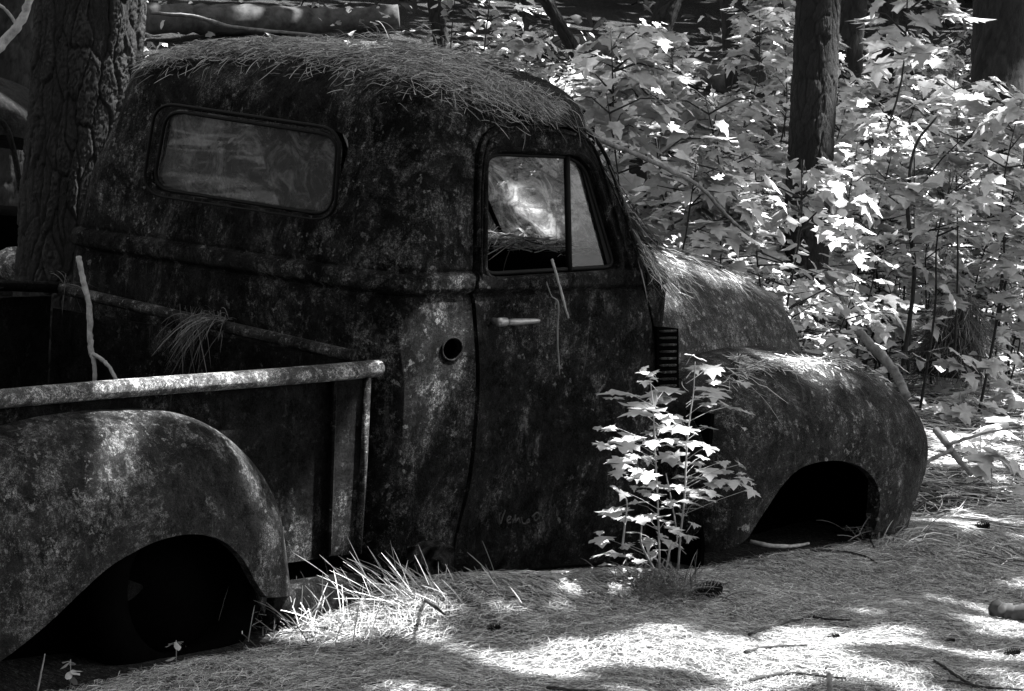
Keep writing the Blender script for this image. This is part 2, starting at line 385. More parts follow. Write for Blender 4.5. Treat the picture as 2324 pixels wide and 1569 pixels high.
# vent pane frame (slanted dark quarter) and its glass
q = [side(1304, 348), side(1322, 352), side(1388, 602), side(1370, 604)]
b = MB(); b.add(*prism([p+np.array([0, .012, 0]) for p in [side(1318, 352), side(1340, 358), side(1406, 608), side(1386, 606)]], (0, 0, 0), (0, .02, 0))); b.add(*prism([p+np.array([0, .012, 0]) for p in [side(1300, 348), side(1340, 350), side(1345, 372), side(1300, 362)]], (0, .001, 0), (0, .019, 0))); b.build('vent_frame', M_gask, door, False)
b = MB(); b.add([p+np.array([0, .02, 0]) for p in [side(1302, 350), side(1324, 352), side(1396, 606), side(1302, 610)]], [(0, 1, 2, 3)]); b.build('vent_glass', M_glassV, door, False)
# rear window seal and glass
strip('rear_window_seal', roundpoly([(360, 232), (780, 294), (765, 505), (328, 440)], [50, 50, 55, 55], 9), .0055, M_gask, f=rw, off=-.012, closed=True)
strip('rear_window_lip', roundpoly([(378, 250), (766, 309), (752, 490), (346, 427)], [42, 42, 46, 46], 9), .006, M_gask, f=rw, off=.002, closed=True)
q = [rw(*p)+np.array([.012, 0, 0]) for p in roundpoly([(370, 243), (774, 301), (759, 499), (336, 434)], 45, 6)]; b = MB(); b.add(q, [tuple(range(len(q)))]); b.build('rear_window_glass', M_glassR, truck, False)
# windscreen glass
for s in (-1, 1):
    q = [np.array((2.405, s*.012, 1.23)), np.array((2.405, s*.64, 1.23)), np.array((2.12, s*.58, 1.60)), np.array((2.12, s*.012, 1.61))]
    b = MB(); b.add([p-np.array([.035, 0, 0]) for p in q], [(0, 1, 2, 3)]); b.build('windscreen_glass', M_glassW, truck, False)
b = MB()
for yy in (-1, 1): b.add(*tube([(2.385, .006*yy, 1.23), (2.10, .006*yy, 1.60)], .012, 6))
b.build('windscreen_pillar', M_gask, truck)
# door handle
hp = side(1105, 722); hp[1] = -.80
d = side(1197, 727)-side(1107, 727)
b = MB(); L = np.linalg.norm(d)
ux = np.array([1, 0, 0.])
h0 = side(1120, 728)+np.array([0, -.035, 0])
pts = [h0+ux*t for t in (-.022, -.02, -.008, .01, .022, .024)]; b.add(*tube(pts, [.006, .012, .0145, .0145, .013, .006], 10))
pts = [h0+ux*t+np.array([0, -.004, -.0015]) for t in (.026, .03, .06, .10, .15, .172, .178)]; b.add(*tube(pts, [.006, .010, .0115, .0105, .009, .0065, .002], 10))
b.add(*tube([h0, h0+np.array([0, .045, 0])], .010, 8)); b.build('handle', M_chrome, door)
# faint patch behind the handle: a shallow scoop outline
# scratched writing on the lower door
def strokes(name, lines, r, mat, parent, y):
    b = MB()
    for ln in lines:
        P = spline(ln, max(6, len(ln)*5)) if len(ln) > 2 else np.array(ln, float)
        b.add(*tube([on(p[0], p[1], 'y', y) for p in P], r, 5))
    return b.build(name, mat, parent)
def cz(cx, cy): return ((1180+cx*180/2324)*.9296, (1210+cy*100/1291)*.9296)
word = [[(500, 600), (500, 760), (520, 900)], [(540, 880), (590, 700), (680, 450)],
        [(740, 780), (800, 760), (860, 690), (800, 660), (745, 740), (760, 860), (850, 850)],
        [(910, 740), (920, 860)], [(920, 800), (960, 760), (1010, 600)], [(1000, 640), (1000, 860)], [(1000, 860), (1060, 760), (1100, 720), (1130, 780), (1150, 870)],
        [(1200, 680), (1200, 800), (1240, 880), (1330, 880), (1380, 780), (1440, 740)], [(1440, 780), (1440, 830), (1350, 880)],
        [(1530, 680), (1600, 600), (1680, 540), (1740, 600), (1730, 700), (1650, 790), (1590, 740), (1620, 640)]]
M_scr = plain('scratched_paint', .06, .9, .7, 120)
bv = None
# cab floor, firewall and seat
b = MB(); b.add(*box((1.78, 0, .30), (1.25, 1.42, .03))); b.add(*box((2.35, 0, .72), (.03, 1.3, .8))); b.build('cab_floor', M_inner, truck, False)
P = [(1.20, z) for z in (.5,)]
prof = [(1.17, .55), (1.14, .9), (1.16, 1.18), (1.19, 1.23), (1.25, 1.24), (1.29, 1.2), (1.32, .95), (1.36, .78), (1.75, .76), (1.80, .7), (1.78, .58), (1.2, .55)]
b = MB(); pr = spline([(x, 0, z) for x, z in prof], 48, True)
b.add(*loft([[p+np.array([0, y, 0]) for p in pr] for y in np.linspace(-.64, .64, 12)])); b.build('bench_seat', M_black, truck)
# dashboard and steering wheel
prof = [(2.36, 1.20), (2.25, 1.22), (2.14, 1.215), (2.09, 1.17), (2.10, 1.0), (2.2, .93), (2.36, .93)]
pr = spline([(x, 0, z) for x, z in prof], 40, True)
b = MB(); b.add(*loft([[p+np.array([0, y, 0]) for p in pr] for y in np.linspace(-.62, .62, 10)])); b.build('dashboard', M_black, truck)
c0 = np.array([1.86, .36, 1.16]); ax1 = np.array([0, 1, 0.]); ax2 = np.array([.62, 0, .78]); sw = [c0+.215*(ax1*math.cos(a)+ax2*math.sin(a)) for a in np.linspace(0, 2*math.pi, 40, endpoint=False)]
b = MB(); b.add(*tube(sw, .013, 8, True))
for a in (0.1, 2.2, 4.2): b.add(*tube([c0, c0+.21*(ax1*math.cos(a)+ax2*math.sin(a))], .007, 6))
b.add(*tube([c0, c0+np.array([.35, 0, -.28])], .02, 8)); b.build('steering_wheel', M_black, truck)
# cowl side vent with slats
b = MB(); vq = [on(px, py, 'y', -.80) for px, py in ((1492, 742), (1540, 746), (1541, 880), (1492, 880))]
b.add(*prism(vq, (0, 0, 0), (0, .05, 0))); vent = b.build('side_vent', M_dark, truck, False)
for i in range(9):
    py = 748+i*15.5
    a, c = on(1497, py+4, 'y', -.808), on(1535, py+3, 'y', -.806)
    b = MB(); b.add(*tube([a, a+(c-a)*.1+np.array([0, -.004, 0]), a+(c-a)*.9+np.array([0, -.004, 0]), c], [.002, .0045, .0045, .002], 6)); b.build('vent_slat', M_ffen, vent)

# hood
def super_sec(hw, zt, zb, p=2.5, n=36, yc=0):
    out = []
    for a in np.linspace(0, math.pi, n):
        c, s = math.cos(a), math.sin(a)
        out.append((yc-hw*np.sign(c)*abs(c)**(2/p), zb+(zt-zb)*abs(s)**(2/p)))
    return out
rings = []
for x in np.concatenate([[2.475], np.linspace(2.48, 3.6, 24), 3.6+.33*np.sin(np.linspace(.12, math.pi/2, 14))]):
    hw = interp(x, [(2.47, .63), (2.8, .585), (3.2, .52), (3.6, .44), (4, .36)]); zt = interp(x, [(2.47, 1.215), (2.7, 1.225), (3.0, 1.20), (3.3, 1.155), (3.6, 1.08), (4, .99)])
    k = 1.0
    if x > 3.6: k = max(.02, (1-((x-3.6)/.331)**2)**.5)
    rings.append([(x, y*k, .55+(z-.55)*(.25+.75*k)) for y, z in super_sec(hw, zt, .55, 2.6)])
hood = part('hood', *loft(rings, False, False), M_hood, truck); solidify(hood, .004); smooth_by_angle(hood, 50)
b = MB(); b.add(*tube([(2.472, y, z) for y, z in super_sec(.636, 1.221, .55, 2.6)], .008, 6)); b.build('hood_seam', M_gask, truck)
b = MB(); b.add(*tube([(x, 0, interp(x, [(2.47, 1.222), (2.7, 1.232), (3.0, 1.207), (3.3, 1.162), (3.6, 1.088)])) for x in np.linspace(2.5, 3.6, 20)], .006, 6)); b.build('hood_ridge', M_hood, truck)
b = MB(); b.add(*box((3.68, 0, .55), (.08, .6, .36)))
b.build('grille', M_dark, truck, False)

# fenders: strip between the arch edge A and the outline O, domed outwards
def fender(name, O, A, yref, yout, yin, mat, p=2.6, na=90, nb=26):
    O3 = [on(px, py, 'y', yref) for px, py in spline(O, na)]; A3 = [on(px, py, 'y', yout) for px, py in spline(A, na)]
    rows = []
    for o_, a_ in zip(O3, A3):
        row = []
        for t in np.linspace(0, 1, nb):
            th = t*math.pi/2; r = math.sin(th)**(1.0); h = math.cos(th)
            r = 1-(1-r)**1.0
            q = a_*(1-r)+o_*r; y = yin+(yout-yin)*(1-r**p)**(1/p)
            row.append((q[0], y, q[2]))
        # lip turned inwards at the arch edge
        row.insert(0, (row[0][0], row[0][1]+.03, row[0][2]))
        rows.append(row)
    o = part(name, *loft(rows, False, False), mat, truck); fixn(o); solidify(o, .004, 0); smooth_by_angle(o, 60); return o
ffen = fender('front_fender', [(1556, 1262), (1540, 1120), (1545, 1000), (1572, 915), (1625, 862), (1700, 826), (1800, 812), (1900, 812), (1985, 824), (2055, 856), (2106, 902), (2132, 958), (2130, 1020), (2108, 1085), (2086, 1145), (2070, 1206)],
       [(1690, 1226), (1700, 1215), (1722, 1180), (1745, 1145), (1780, 1095), (1812, 1065), (1850, 1050), (1890, 1045), (1925, 1048), (1955, 1060), (1980, 1082), (1994, 1110), (1998, 1140), (1994, 1165), (1990, 1185), (1985, 1204)], -.80, -.955, -.46, M_ffen)
rfen = fender('rear_fender', [(-620, 1560), (-560, 1300), (-430, 1180), (-200, 1062), (0, 1000), (120, 966), (220, 950), (320, 943), (410, 943), (480, 957), (540, 988), (590, 1035), (625, 1085), (648, 1145), (658, 1220), (663, 1290), (665, 1342)],
       [(-560, 1660), (-400, 1640), (-200, 1590), (-60, 1530), (7, 1495), (102, 1420), (190, 1337), (245, 1288), (300, 1254), (360, 1226), (425, 1212), (475, 1216), (512, 1231), (550, 1266), (574, 1308), (590, 1335), (606, 1356)], -.86, -.965, -.735, M_rfen, p=2.3)
b = MB(); b.add(*prism([on(px, py, 'y', -.93) for px, py in ((574, 1308), (606, 1352), (601, 1396), (588, 1360))], (0, 0, 0), (0, .01, 0))); b.build('torn_flange', M_rfen, truck, False)
# tyres
def tyre(c, r, w, sink=0):
    rings = []
    for a in np.linspace(0, 2*math.pi, 40, endpoint=False):
        ring = []
        for (dr, dy) in ((.12, -.5), (.06, -.54), (.015, -.48), (0, -.3), (0, .3), (.015, .48), (.06, .54), (.12, .5)):
            ring.append((c[0]+(r-dr)*math.cos(a), c[1]+dy*w, c[2]+(r-dr)*math.sin(a)))
        rings.append(ring)
    rings.append(rings[0]); return loft(rings, True, False)
for c in ((.15, -.80, .36), (.15, .80, .36)):
    wh = MB(); wh.add(*tyre(c, .33, .17)); t_ = wh.build('wheel', M_black, truck)
    b = MB(); b.add(*tube([(c[0], c[1]-.05, c[2]), (c[0], c[1]+.05, c[2])], [.2, .2], 24)); b.build('rim', M_dark, t_)
# near-black sheets added so the wheel arches read as deep shade
for c_, sz_ in (((-.1, -.70, .5), (1.5, .02, .70)), ((3.05, -.52, .44), (1.2, .02, .62)), ((3.62, -.58, .40), (.02, .4, .5)), ((2.55, -.68, .4), (.02, .36, .6))):
    b = MB(); b.add(*box(c_, sz_)); b.build('arch_shade_panel', M_dark, truck, False)
# bed
def bx(m, x0, x1, y0, y1, z0, z1): m.add(*box(((x0+x1)/2, (y0+y1)/2, (z0+z1)/2), (abs(x1-x0), abs(y1-y0), abs(z1-z0))))
RZ = .915
b = MB(); bx(b, -1.05, .962, -.745, -.725, .34, RZ); b.build('bed_side', M_bed, truck, False)
b = MB(); bx(b, -1.05, .93, .725, .745, .34, RZ+.06); b.build('bed_side', M_bed, truck, False)
b = MB(); bx(b, .935, .955, -.72, .72, .40, RZ+.02); b.build('bed_front_panel', M_bed, truck, False)
b = MB(); bx(b, -1.05, .93, -.72, .72, .52, .54); b.build('bed_floor', M_dark, truck, False)
# front post: channel, its edge highlight put in as a paler tube
b = MB(); pq = [on(px, py, 'y', -.762) for px, py in ((757, 862), (835, 852), (812, 1256), (745, 1262))]
b.add(*prism(pq, (0, 0, 0), (0, .03, 0)))
pe = [on(834, 855, 'y', -.768), on(812, 1256, 'y', -.768)]; b2 = MB(); b2.add(*tube([pe[0], (pe[0]+pe[1])/2+np.array([.004, 0, 0]), pe[1]], .012, 8)); b2.build('post_edge_highlight', M_ffen, truck); b.add(*tube([on(760, 864, 'y', -.765), on(747, 1258, 'y', -.765)], .008, 6))
b.build('bed_post', M_bed, truck, False)
r0, r1 = on(0, 908, 'y', -.757), on(858, 834, 'y', -.757); dv = (r1-r0)/np.linalg.norm(r1-r0)
ts = np.linspace(-.9, np.linalg.norm(r1-r0), 40)
b = MB(); P = [r0+dv*t+np.array([0, .003*math.sin(4*t), .003*math.sin(3*t+1)]) for t in ts]; P.append(P[-1]+dv*.012)
b.add(*tube(P, [.0265]*40+[.017], 14)); b.build('bed_rail', M_rail, truck)
f0, f1 = on(132, 655, 'x', .945), on(800, 808, 'x', .945)
b = MB(); P = [f0+(f1-f0)*t for t in np.linspace(0, 1, 20)]; b.add(*tube(P, .019, 10)); b.build('bed_front_rail', M_ffen, truck)
s0 = on(132, 653, 'x', .945); s1 = on(-200, 640, 'y', float(s0[1])); b = MB(); b.add(*tube([s1+(s0-s1)*t for t in np.linspace(0, 1, 10)], .019, 10)); b.build('bed_rail', M_bed, truck)
# running board remains and frame under the bed
b = MB(); prof = spline([(0, -.78, .29), (0, -.86, .30), (0, -.885, .27), (0, -.88, .2), (0, -.80, .19)], 20, True)
b.add(*loft([[p+np.array([x, 0, 0]) for p in prof] for x in (.50, .6, .75, .85, .88)])); b.build('running_board', M_bed, truck)
b = MB(); bx(b, -1, 3.6, -.45, -.38, .30, .42); bx(b, -1, 3.6, .38, .45, .30, .42)
bx(b, .0, .2, -.62, .62, .34, .42); b.build('chassis_frame', M_dark, truck, False)
b = MB(); q = [on(px, py, 'y', -.86) for px, py in roundpoly([(240, 1296), (330, 1330), (300, 1362), (262, 1372), (215, 1390), (205, 1345)], 14, 4)]; b.add(*prism(q, (0, 0, 0), (0, .06, 0))); b.build('spring_hanger', M_bed, truck, False)
# crumpled sill metal at the foot of the cab
V = []; n = 34
for i in range(n):
    for j in range(n):
        u, v = i/(n-1), j/(n-1); px = 925+105*u; py = 1245+85*v-18*math.sin(u*3)
        p = on(px, py, 'y', -.83-.06*math.sin(math.pi*u)*math.sin(math.pi*v)+.03*math.sin(u*9+v*5+2*math.sin(v*4))*math.sin(v*7-u*3)+.008*math.sin(u*23+v*11)); V.append(p)
Fc = [(i*n+j, i*n+j+1, (i+1)*n+j+1, (i+1)*n+j) for i in range(n-1) for j in range(n-1)]
o = part('crumpled_sill', V, Fc, M_ffen, truck, False); solidify(o, .003)
# bounding inner darkness: bulkhead behind grille not needed; bed tailgate
b = MB(); bx(b, -1.08, -1.055, -.74, .74, .4, RZ+.02); b.build('tailgate', M_bed, truck, False)

bpy.context.view_layer.update()
def bvh_of(objs):
    V = []; Fc = []; n = 0
    for o in objs:
        me = o.data; V += [o.matrix_world@v.co for v in me.vertices]; Fc += [tuple(i+n for i in p.vertices) for p in me.polygons]; n += len(me.vertices)
    return BVHTree.FromPolygons(V, Fc)
bv_body = bvh_of([shell, door, hood, ffen, rfen])
# scratched word pressed onto the door skin
wb = MB()
for ln in word:
    P = spline([cz(*p) for p in ln], max(8, len(ln)*5)); Q = []
    for p in P:
        d_ = Vector(ray(*p)).normalized(); h = bv_body.ray_cast(Vector(CAM), d_)
        if h[0] is not None: Q.append(np.array(h[0])-np.array(d_)*.0006)
    if len(Q) > 2: wb.add(*tube(Q, .0032, 5))
wb.build('scratched_word', M_scr, door)

# ------------------------------------------------------------------ ribbons (needles) and leaves
def add_shade(me, vals):
    a = me.attributes.new('shade', 'FLOAT', 'POINT'); a.data.foreach_set('value', np.asarray(vals, np.float32))
def ribbons(name, P, w, mat, parent=None):
    """P: N,K,3 polylines -> one mesh of thin strips"""
    P = np.asarray(P, float); N, K, _ = P.shape
    T = P[:, -1]-P[:, 0]; T /= np.linalg.norm(T, axis=1)[:, None]+1e-9
    rv = rng.normal(size=(N, 3)); Wd = np.cross(T, rv); Wd /= np.linalg.norm(Wd, axis=1)[:, None]+1e-9
    w = np.broadcast_to(w, (N,)); prof = np.ones(K); prof[-1] = .35; prof[0] = .7
    A = P+Wd[:, None]*w[:, None, None]*.5*prof[None, :, None]; B = P-Wd[:, None]*w[:, None, None]*.5*prof[None, :, None]
    V = np.stack([A, B], 2).reshape(-1, 3)
    base = (np.arange(N)*K*2)[:, None]; k = np.arange(K-1)[None]*2
    Fc = np.stack([base+k, base+k+1, base+k+3, base+k+2], -1).reshape(-1, 4)
    me = bpy.data.meshes.new(name); me.vertices.add(len(V)); me.vertices.foreach_set('co', V.ravel())
    me.loops.add(Fc.size); me.loops.foreach_set('vertex_index', Fc.ravel().astype(np.int32))
    me.polygons.add(len(Fc)); me.polygons.foreach_set('loop_start', np.arange(0, Fc.size, 4, dtype=np.int32)); me.polygons.foreach_set('loop_total', np.full(len(Fc), 4, np.int32))
    me.update(); me.validate(); add_shade(me, np.repeat(rng.random(N), K*2)); return link(name, me, mat, parent)
MAPLE = np.array([(0, 0), (.10, .04), (.30, -.10), (.26, .06), (.52, .10), (.42, .20), (.50, .34), (.34, .32), (.24, .40), (.30, .62), (.18, .60), (.12, .72), (0, 1.0),
                  (-.12, .72), (-.18, .60), (-.30, .62), (-.24, .40), (-.34, .32), (-.50, .34), (-.42, .20), (-.52, .10), (-.26, .06), (-.30, -.10), (-.10, .04)])
OVAL = np.array([(0, 0), (.14, .2), (.2, .5), (.12, .8), (0, 1), (-.12, .8), (-.2, .5), (-.14, .2)])
HEX = np.array([(0, 0), (.4, .15), (.5, .55), (.15, .9), (-.2, 1), (-.5, .5), (-.35, .1)])
FARM = np.array([(0, 0), (.45, .08), (.28, .3), (.3, .6), (0, 1), (-.3, .6), (-.28, .3), (-.45, .08)])
def leaves(name, C, Xa, Ya, size, mat, parent=None, shape=MAPLE, fold=.18, shade=None, droop=.15):
    """C base points, Xa width axis, Ya length axis (unit), size per leaf -> one mesh of leaf blades"""
    C, Xa, Ya = map(lambda a: np.asarray(a, float), (C, Xa, Ya)); N = len(C); size = np.broadcast_to(size, (N,)); Z = np.cross(Xa, Ya)
    K = len(shape); s2 = np.vstack([shape, [[0, .45]]])
    x = s2[:, 0]; y = s2[:, 1]; h1 = np.abs(x); h2 = y**2; fo = fold*rng.normal(1, .8, N); dr_ = droop*rng.normal(1, 1.2, N); h = -fo[:, None]*h1[None]-dr_[:, None]*h2[None]+.03*rng.normal(size=(N, K+1))
    jit = 1+.12*rng.normal(size=(N, K+1))
    V = C[:, None]+size[:, None, None]*(Xa[:, None]*(x*1.0)[None, :, None]*jit[..., None]+Ya[:, None]*(y[None, :, None])+Z[:, None]*h[..., None])
    V = V.reshape(-1, 3); b0 = (np.arange(N)*(K+1))[:, None]; i = np.arange(K)[None]
    Fc = np.stack([b0+i, b0+(i+1) % K, np.broadcast_to(b0+K, (N, K))], -1).reshape(-1, 3)
    me = bpy.data.meshes.new(name); me.vertices.add(len(V)); me.vertices.foreach_set('co', V.ravel())
    me.loops.add(Fc.size); me.loops.foreach_set('vertex_index', Fc.ravel().astype(np.int32))
    me.polygons.add(len(Fc)); me.polygons.foreach_set('loop_start', np.arange(0, Fc.size, 3, dtype=np.int32)); me.polygons.foreach_set('loop_total', np.full(len(Fc), 3, np.int32))
    me.update(); add_shade(me, np.repeat(rng.random(N) if shade is None else shade, K+1)); return link(name, me, mat, parent)
def frames(N, tilt, facing=None):
    """leaf axes: horizontal-ish blades tilted by a random angle"""
    az = rng.uniform(0, 2*np.pi, N)
    Y = np.stack([np.cos(az), np.sin(az), np.zeros(N)], 1); X = np.stack([np.sin(az), -np.cos(az), np.zeros(N)], 1)
    t = np.abs(rng.normal(0, tilt, N))+.12; Y = Y*np.cos(t)[:, None]; Y[:, 2] = -np.sin(t)
    r = rng.normal(0, tilt*.6, N); Z = np.cross(X, Y); X2 = X*np.cos(r)[:, None]+Z*np.sin(r)[:, None]
    return X2, Y

# ------------------------------------------------------------------ pine straw on the ground
def ground_needles(name, x0, x1, y0, y1, N, L, w, mat, label, lift=.012, mask=None, pref=None):
    x = rng.uniform(x0, x1, N); y = rng.uniform(y0, y1, N)
    if mask is not None: k = mask(x, y); x, y = x[k], y[k]; N = len(x)
    cc_ = np.sin(x*3.1+y*1.7)+np.sin(y*4.3-x*2.2)+np.sin(x*7.7+1)*.6; a = (cc_*1.3+rng.normal(0, .9, N)) if pref is None else rng.normal(pref, .8, N)
    ln = L*rng.uniform(.5, 1.25, N); cur = rng.normal(0, .9, N); up = rng.normal(0, .10, N)
    P = np.zeros((N, 4, 3)); 
    for k, t in enumerate((-.5, -.17, .17, .5)):
        aa = a+cur*t
        P[:, k, 0] = x+np.cos(aa)*ln*t; P[:, k, 1] = y+np.sin(aa)*ln*t
        P[:, k, 2] = gz(P[:, k, 0], P[:, k, 1])+lift*rng.random(N)**1.5+np.abs(up)*ln*(t+.5)*.45+.001
    return tag(ribbons(name, P, w, mat), label, 'pine straw', kind='stuff')
behind = lambda x, y: (depth(x, y) > 3.5)
pit = lambda x, y: ~((x > -1.3) & (x < .46) & (y > -1.0)) & ~((x > .2) & (x < 3.6) & (y > -.9) & (y < .9)) & (np.abs(lateral(x, y)-0) < .19*depth(x, y)+.3)
ground_needles('pine_straw', -1.5, 6.5, -3.6, -.7, 270000, .085, .00125, M_needle, 'pale pine needles carpeting the ground in front of the truck', mask=pit)
ground_needles('pine_straw', 3.6, 14, -2.5, 6, 90000, .2, .004, M_needle, 'pine needles on the ground beyond the front of the truck', mask=lambda x, y: (np.abs(lateral(x, y)) < .19*depth(x, y)+.3) & ~((x < 3.9) & (y > -.9)) & (lateral(x, y) > .10*depth(x, y)))

nS = 5200; sx = rng.uniform(-1.4, 8, nS); sy = rng.uniform(-3.6, 2.5, nS); k = pit(sx, sy); sx, sy = sx[k], sy[k]; X, Y = frames(len(sx), .35)
C_ = np.stack([sx, sy, gz(sx, sy)+.008], 1)
tag(leaves('leaf_litter', C_, X, Y, rng.uniform(.008, .032, len(sx)), plain('leaf_scrap', .035, .95, .6), None, HEX), 'dark scraps of bark and dead leaf scattered over the needles', 'leaf litter', kind='stuff')
# ------------------------------------------------------------------ pine straw lying on the truck
def drape(name, starts, N, L, w, mat, label, bv, flow=None, lift=.02, spread=.5, steps=6, grav=1.0, hang=.0):
    P = np.zeros((N, steps+1, 3)); ok = np.ones(N, bool)
    for i in range(N):
        p = Vector(starts(i)); hit = bv.find_nearest(p)
        if hit[0] is None: ok[i] = False; continue
        nrm = hit[1]; 
        if nrm.z < 0: nrm = -nrm
        h = lift*random.random()**1.6+.002; pos = hit[0]; q = pos+nrm*h
        d_ = Vector((nrm.x, nrm.y, 0))*grav*1.5+Vector((random.gauss(0, 1), random.gauss(0, 1), random.gauss(0, .05)))*spread
        if flow is not None: d_ += Vector(flow(q))
        if d_.length < 1e-4: d_ = Vector((1, 0, 0))
        d_.normalize(); l = L*random.uniform(.5, 1.2)/steps
        P[i, 0] = q; st = Vector((random.gauss(0, .08), random.gauss(0, .08), random.gauss(0, .08)))
        for k in range(1, steps+1):
            q = q+(d_+st*k).normalized()*l; hh = bv.find_nearest(q)
            n2 = hh[1]
            if n2.dot(q-hh[0]) < 0 and (q-hh[0]).length > .03: n2 = -n2
            if n2.z < -.2: n2 = Vector((n2.x, n2.y, .1)).normalized()
            off = (q-hh[0]).dot(n2)
            if off < h: q = q+n2*(h-off)
            elif off > h+.01: q.z -= min(off-h, l*.55)
            P[i, k] = q
            if k > 1 and random.random() < .0: break
    return tag(ribbons(name, P[ok], w, mat), label, 'pine straw', kind='stuff')
bv_cab = bvh_of([shell, door]); bv_hood = bvh_of([hood, shell]); bv_ff = bvh_of([ffen])
def roof_start(i):
    while True:
        if random.random() < .72:
            px = random.uniform(330, 1260); top = np.interp(px, [330, 480, 800, 1050, 1260], [135, 92, 82, 140, 235])
            py = top+abs(random.gauss(0, 1))*np.interp(px, [330, 600, 850, 1100, 1260], [12, 24, 42, 40, 22])+2
            h = bv_cab.ray_cast(Vector(CAM), Vector(ray(px, py)).normalized())
            if h[0] is not None: return h[0]
        else:
            x = random.uniform(1.25, 2.0); y = random.uniform(-.55, .6); return (x, y, 1.9)
drape('pine_straw', roof_start, 9500, .060, .0017, M_needle2, 'thick mat of pine needles lying on the cab roof', bv_cab, lift=.026, spread=1.4, grav=.35, flow=lambda q: (.35, 0, 0))
def roof_edge(i):
    px = random.uniform(400, 1330); py = np.interp(px, [400, 600, 850, 1100, 1330], [130, 128, 140, 178, 268])+random.uniform(-25, 30)
    h = bv_cab.ray_cast(Vector(CAM), Vector(ray(px, py)).normalized()); return h[0] if h[0] is not None else (1.5, 0, 1.9)
drape('pine_straw', roof_edge, 240, .10, .0019, M_needle2, 'loose needles sliding down from the cab roof edge', bv_cab, lift=.012, spread=.45, grav=1.2, flow=lambda q: (.9, 0, -.6))
# upright tuft on the roof
def tuft(name, c, n, L, w, mat, label, lean=(0, 0, 1), spread=.5, cat='pine straw', kind='stuff', curve=.5, rad=.05):
    P = np.zeros((n, 6, 3))
    for i in range(n):
        d_ = np.array(lean, float)+rng.normal(0, spread, 3); d_ /= np.linalg.norm(d_); s = np.array(c)+rng.normal(0, 1, 3)*np.array([rad, rad, rad*.2]); l = L*rng.uniform(.5, 1.2)
        for k in range(6):
            t = k/5; P[i, k] = s+d_*l*t+np.array([0, 0, -curve*l*t*t])
    return tag(ribbons(name, P, w, mat), label, cat, kind=kind)
tuft('pine_straw', on(905, 95, 'y', -.1), 60, .11, .0022, M_needle2, 'bristling clump of needles standing on the cab roof', lean=tuple(-R_*.7+U_*.8), spread=.35, rad=.09)
tuft('pine_straw', on(880, 160, 'y', -.35), 130, .09, .0022, M_needle2, 'tangled spray of needles over the near roof corner', lean=tuple(R_*.2+U_*.05-fw*.4), spread=.6, rad=.08)
def cowl_start(i):
    if random.random() < .6: px = random.uniform(1430, 1560); py = np.interp(px, [1430, 1560], [545, 590])+abs(random.gauss(0, 45))
    else: px = random.uniform(1500, 1680); py = np.interp(px, [1430, 1560, 1740], [545, 575, 660])+abs(random.gauss(0, 14))
    h = bv_hood.ray_cast(Vector(CAM), Vector(ray(px, py)).normalized()); return h[0] if h[0] is not None else (2.45, -.3, 1.22)
drape('pine_straw', cowl_start, 520, .085, .0018, M_needle, 'pale needles draped over the cowl and the back of the hood', bv_hood, lift=.022, spread=.75, grav=.8, flow=lambda q: (.5, -.3, -.5))
def ff_start(i):
    px = abs(random.gauss(0, 1)); px = random.uniform(1640, 2040) if random.random() < .4 else random.gauss(1770, 70); py = np.interp(px, [1600, 1650, 1700, 1800, 1950, 2050], [890, 855, 832, 818, 822, 875])+abs(random.gauss(0, 9))
    h = bv_ff.ray_cast(Vector(CAM), Vector(ray(px, py)).normalized()); return h[0] if h[0] is not None else (2.9, -.7, .92)
drape('pine_straw', ff_start, 900, .06, .0026, M_needle, 'pale pine needles heaped on top of the front fender', bv_ff, lift=.016, spread=1.1, grav=.2, flow=lambda q: (.3, -.1, -.1))
drape('pine_straw', ff_start, 16, .20, .002, M_needle, 'long single needles combed down the side of the front fender', bv_ff, lift=.006, spread=.2, grav=1.3, flow=lambda q: (.6, -.7, -.5))
# clump hanging from the bed's front rail
cr = on(490, 722, 'x', .94)
tuft('pine_straw', cr, 70, .16, .0019, M_dneedle, 'bunch of needles hanging over the bed front rail', lean=tuple(-R_*.8+U_*.12-fw*.2), spread=.5, curve=.75, rad=.03)
tuft('pine_straw', on(455, 705, 'x', .93), 34, .17, .0019, M_dneedle, 'dark needles drooping inside the truck bed', lean=(-.3, -.1, -.8), spread=.3, curve=.4, rad=.04)
tuft('pine_straw', on(150, 645, 'x', .94), 14, .12, .003, M_dneedle, 'small star of needles on the bed corner', lean=(0, 0, .3), spread=.8, curve=.4, rad=.01)
# A pillar strands
def pil(i):
    t = random.random(); px = 1330+120*t+random.uniform(-6, 12); py = 300+330*t
    h = bv_hood.ray_cast(Vector(CAM), Vector(ray(px, py)).normalized()); return h[0] if h[0] is not None else (2.1, -.7, 1.3)
drape('pine_straw', pil, 90, .22, .003, M_dneedle, 'needles caught along the windscreen pillar', bv_hood, lift=.02, spread=.25, grav=.5, flow=lambda q: (.5, 0, -1))
# straw on the dashboard seen through the side window
def dashst(i): return (random.gauss(2.17, .04), random.gauss(-.18, .13), 1.25)
bv_d = bvh_of([o for o in truck.children if o.name.startswith('dashboard')])
drape('pine_straw', dashst, 420, .13, .004, M_needle, 'pale dead needles heaped on the dashboard behind the side window', bv_d, lift=.035, spread=1, grav=.2)

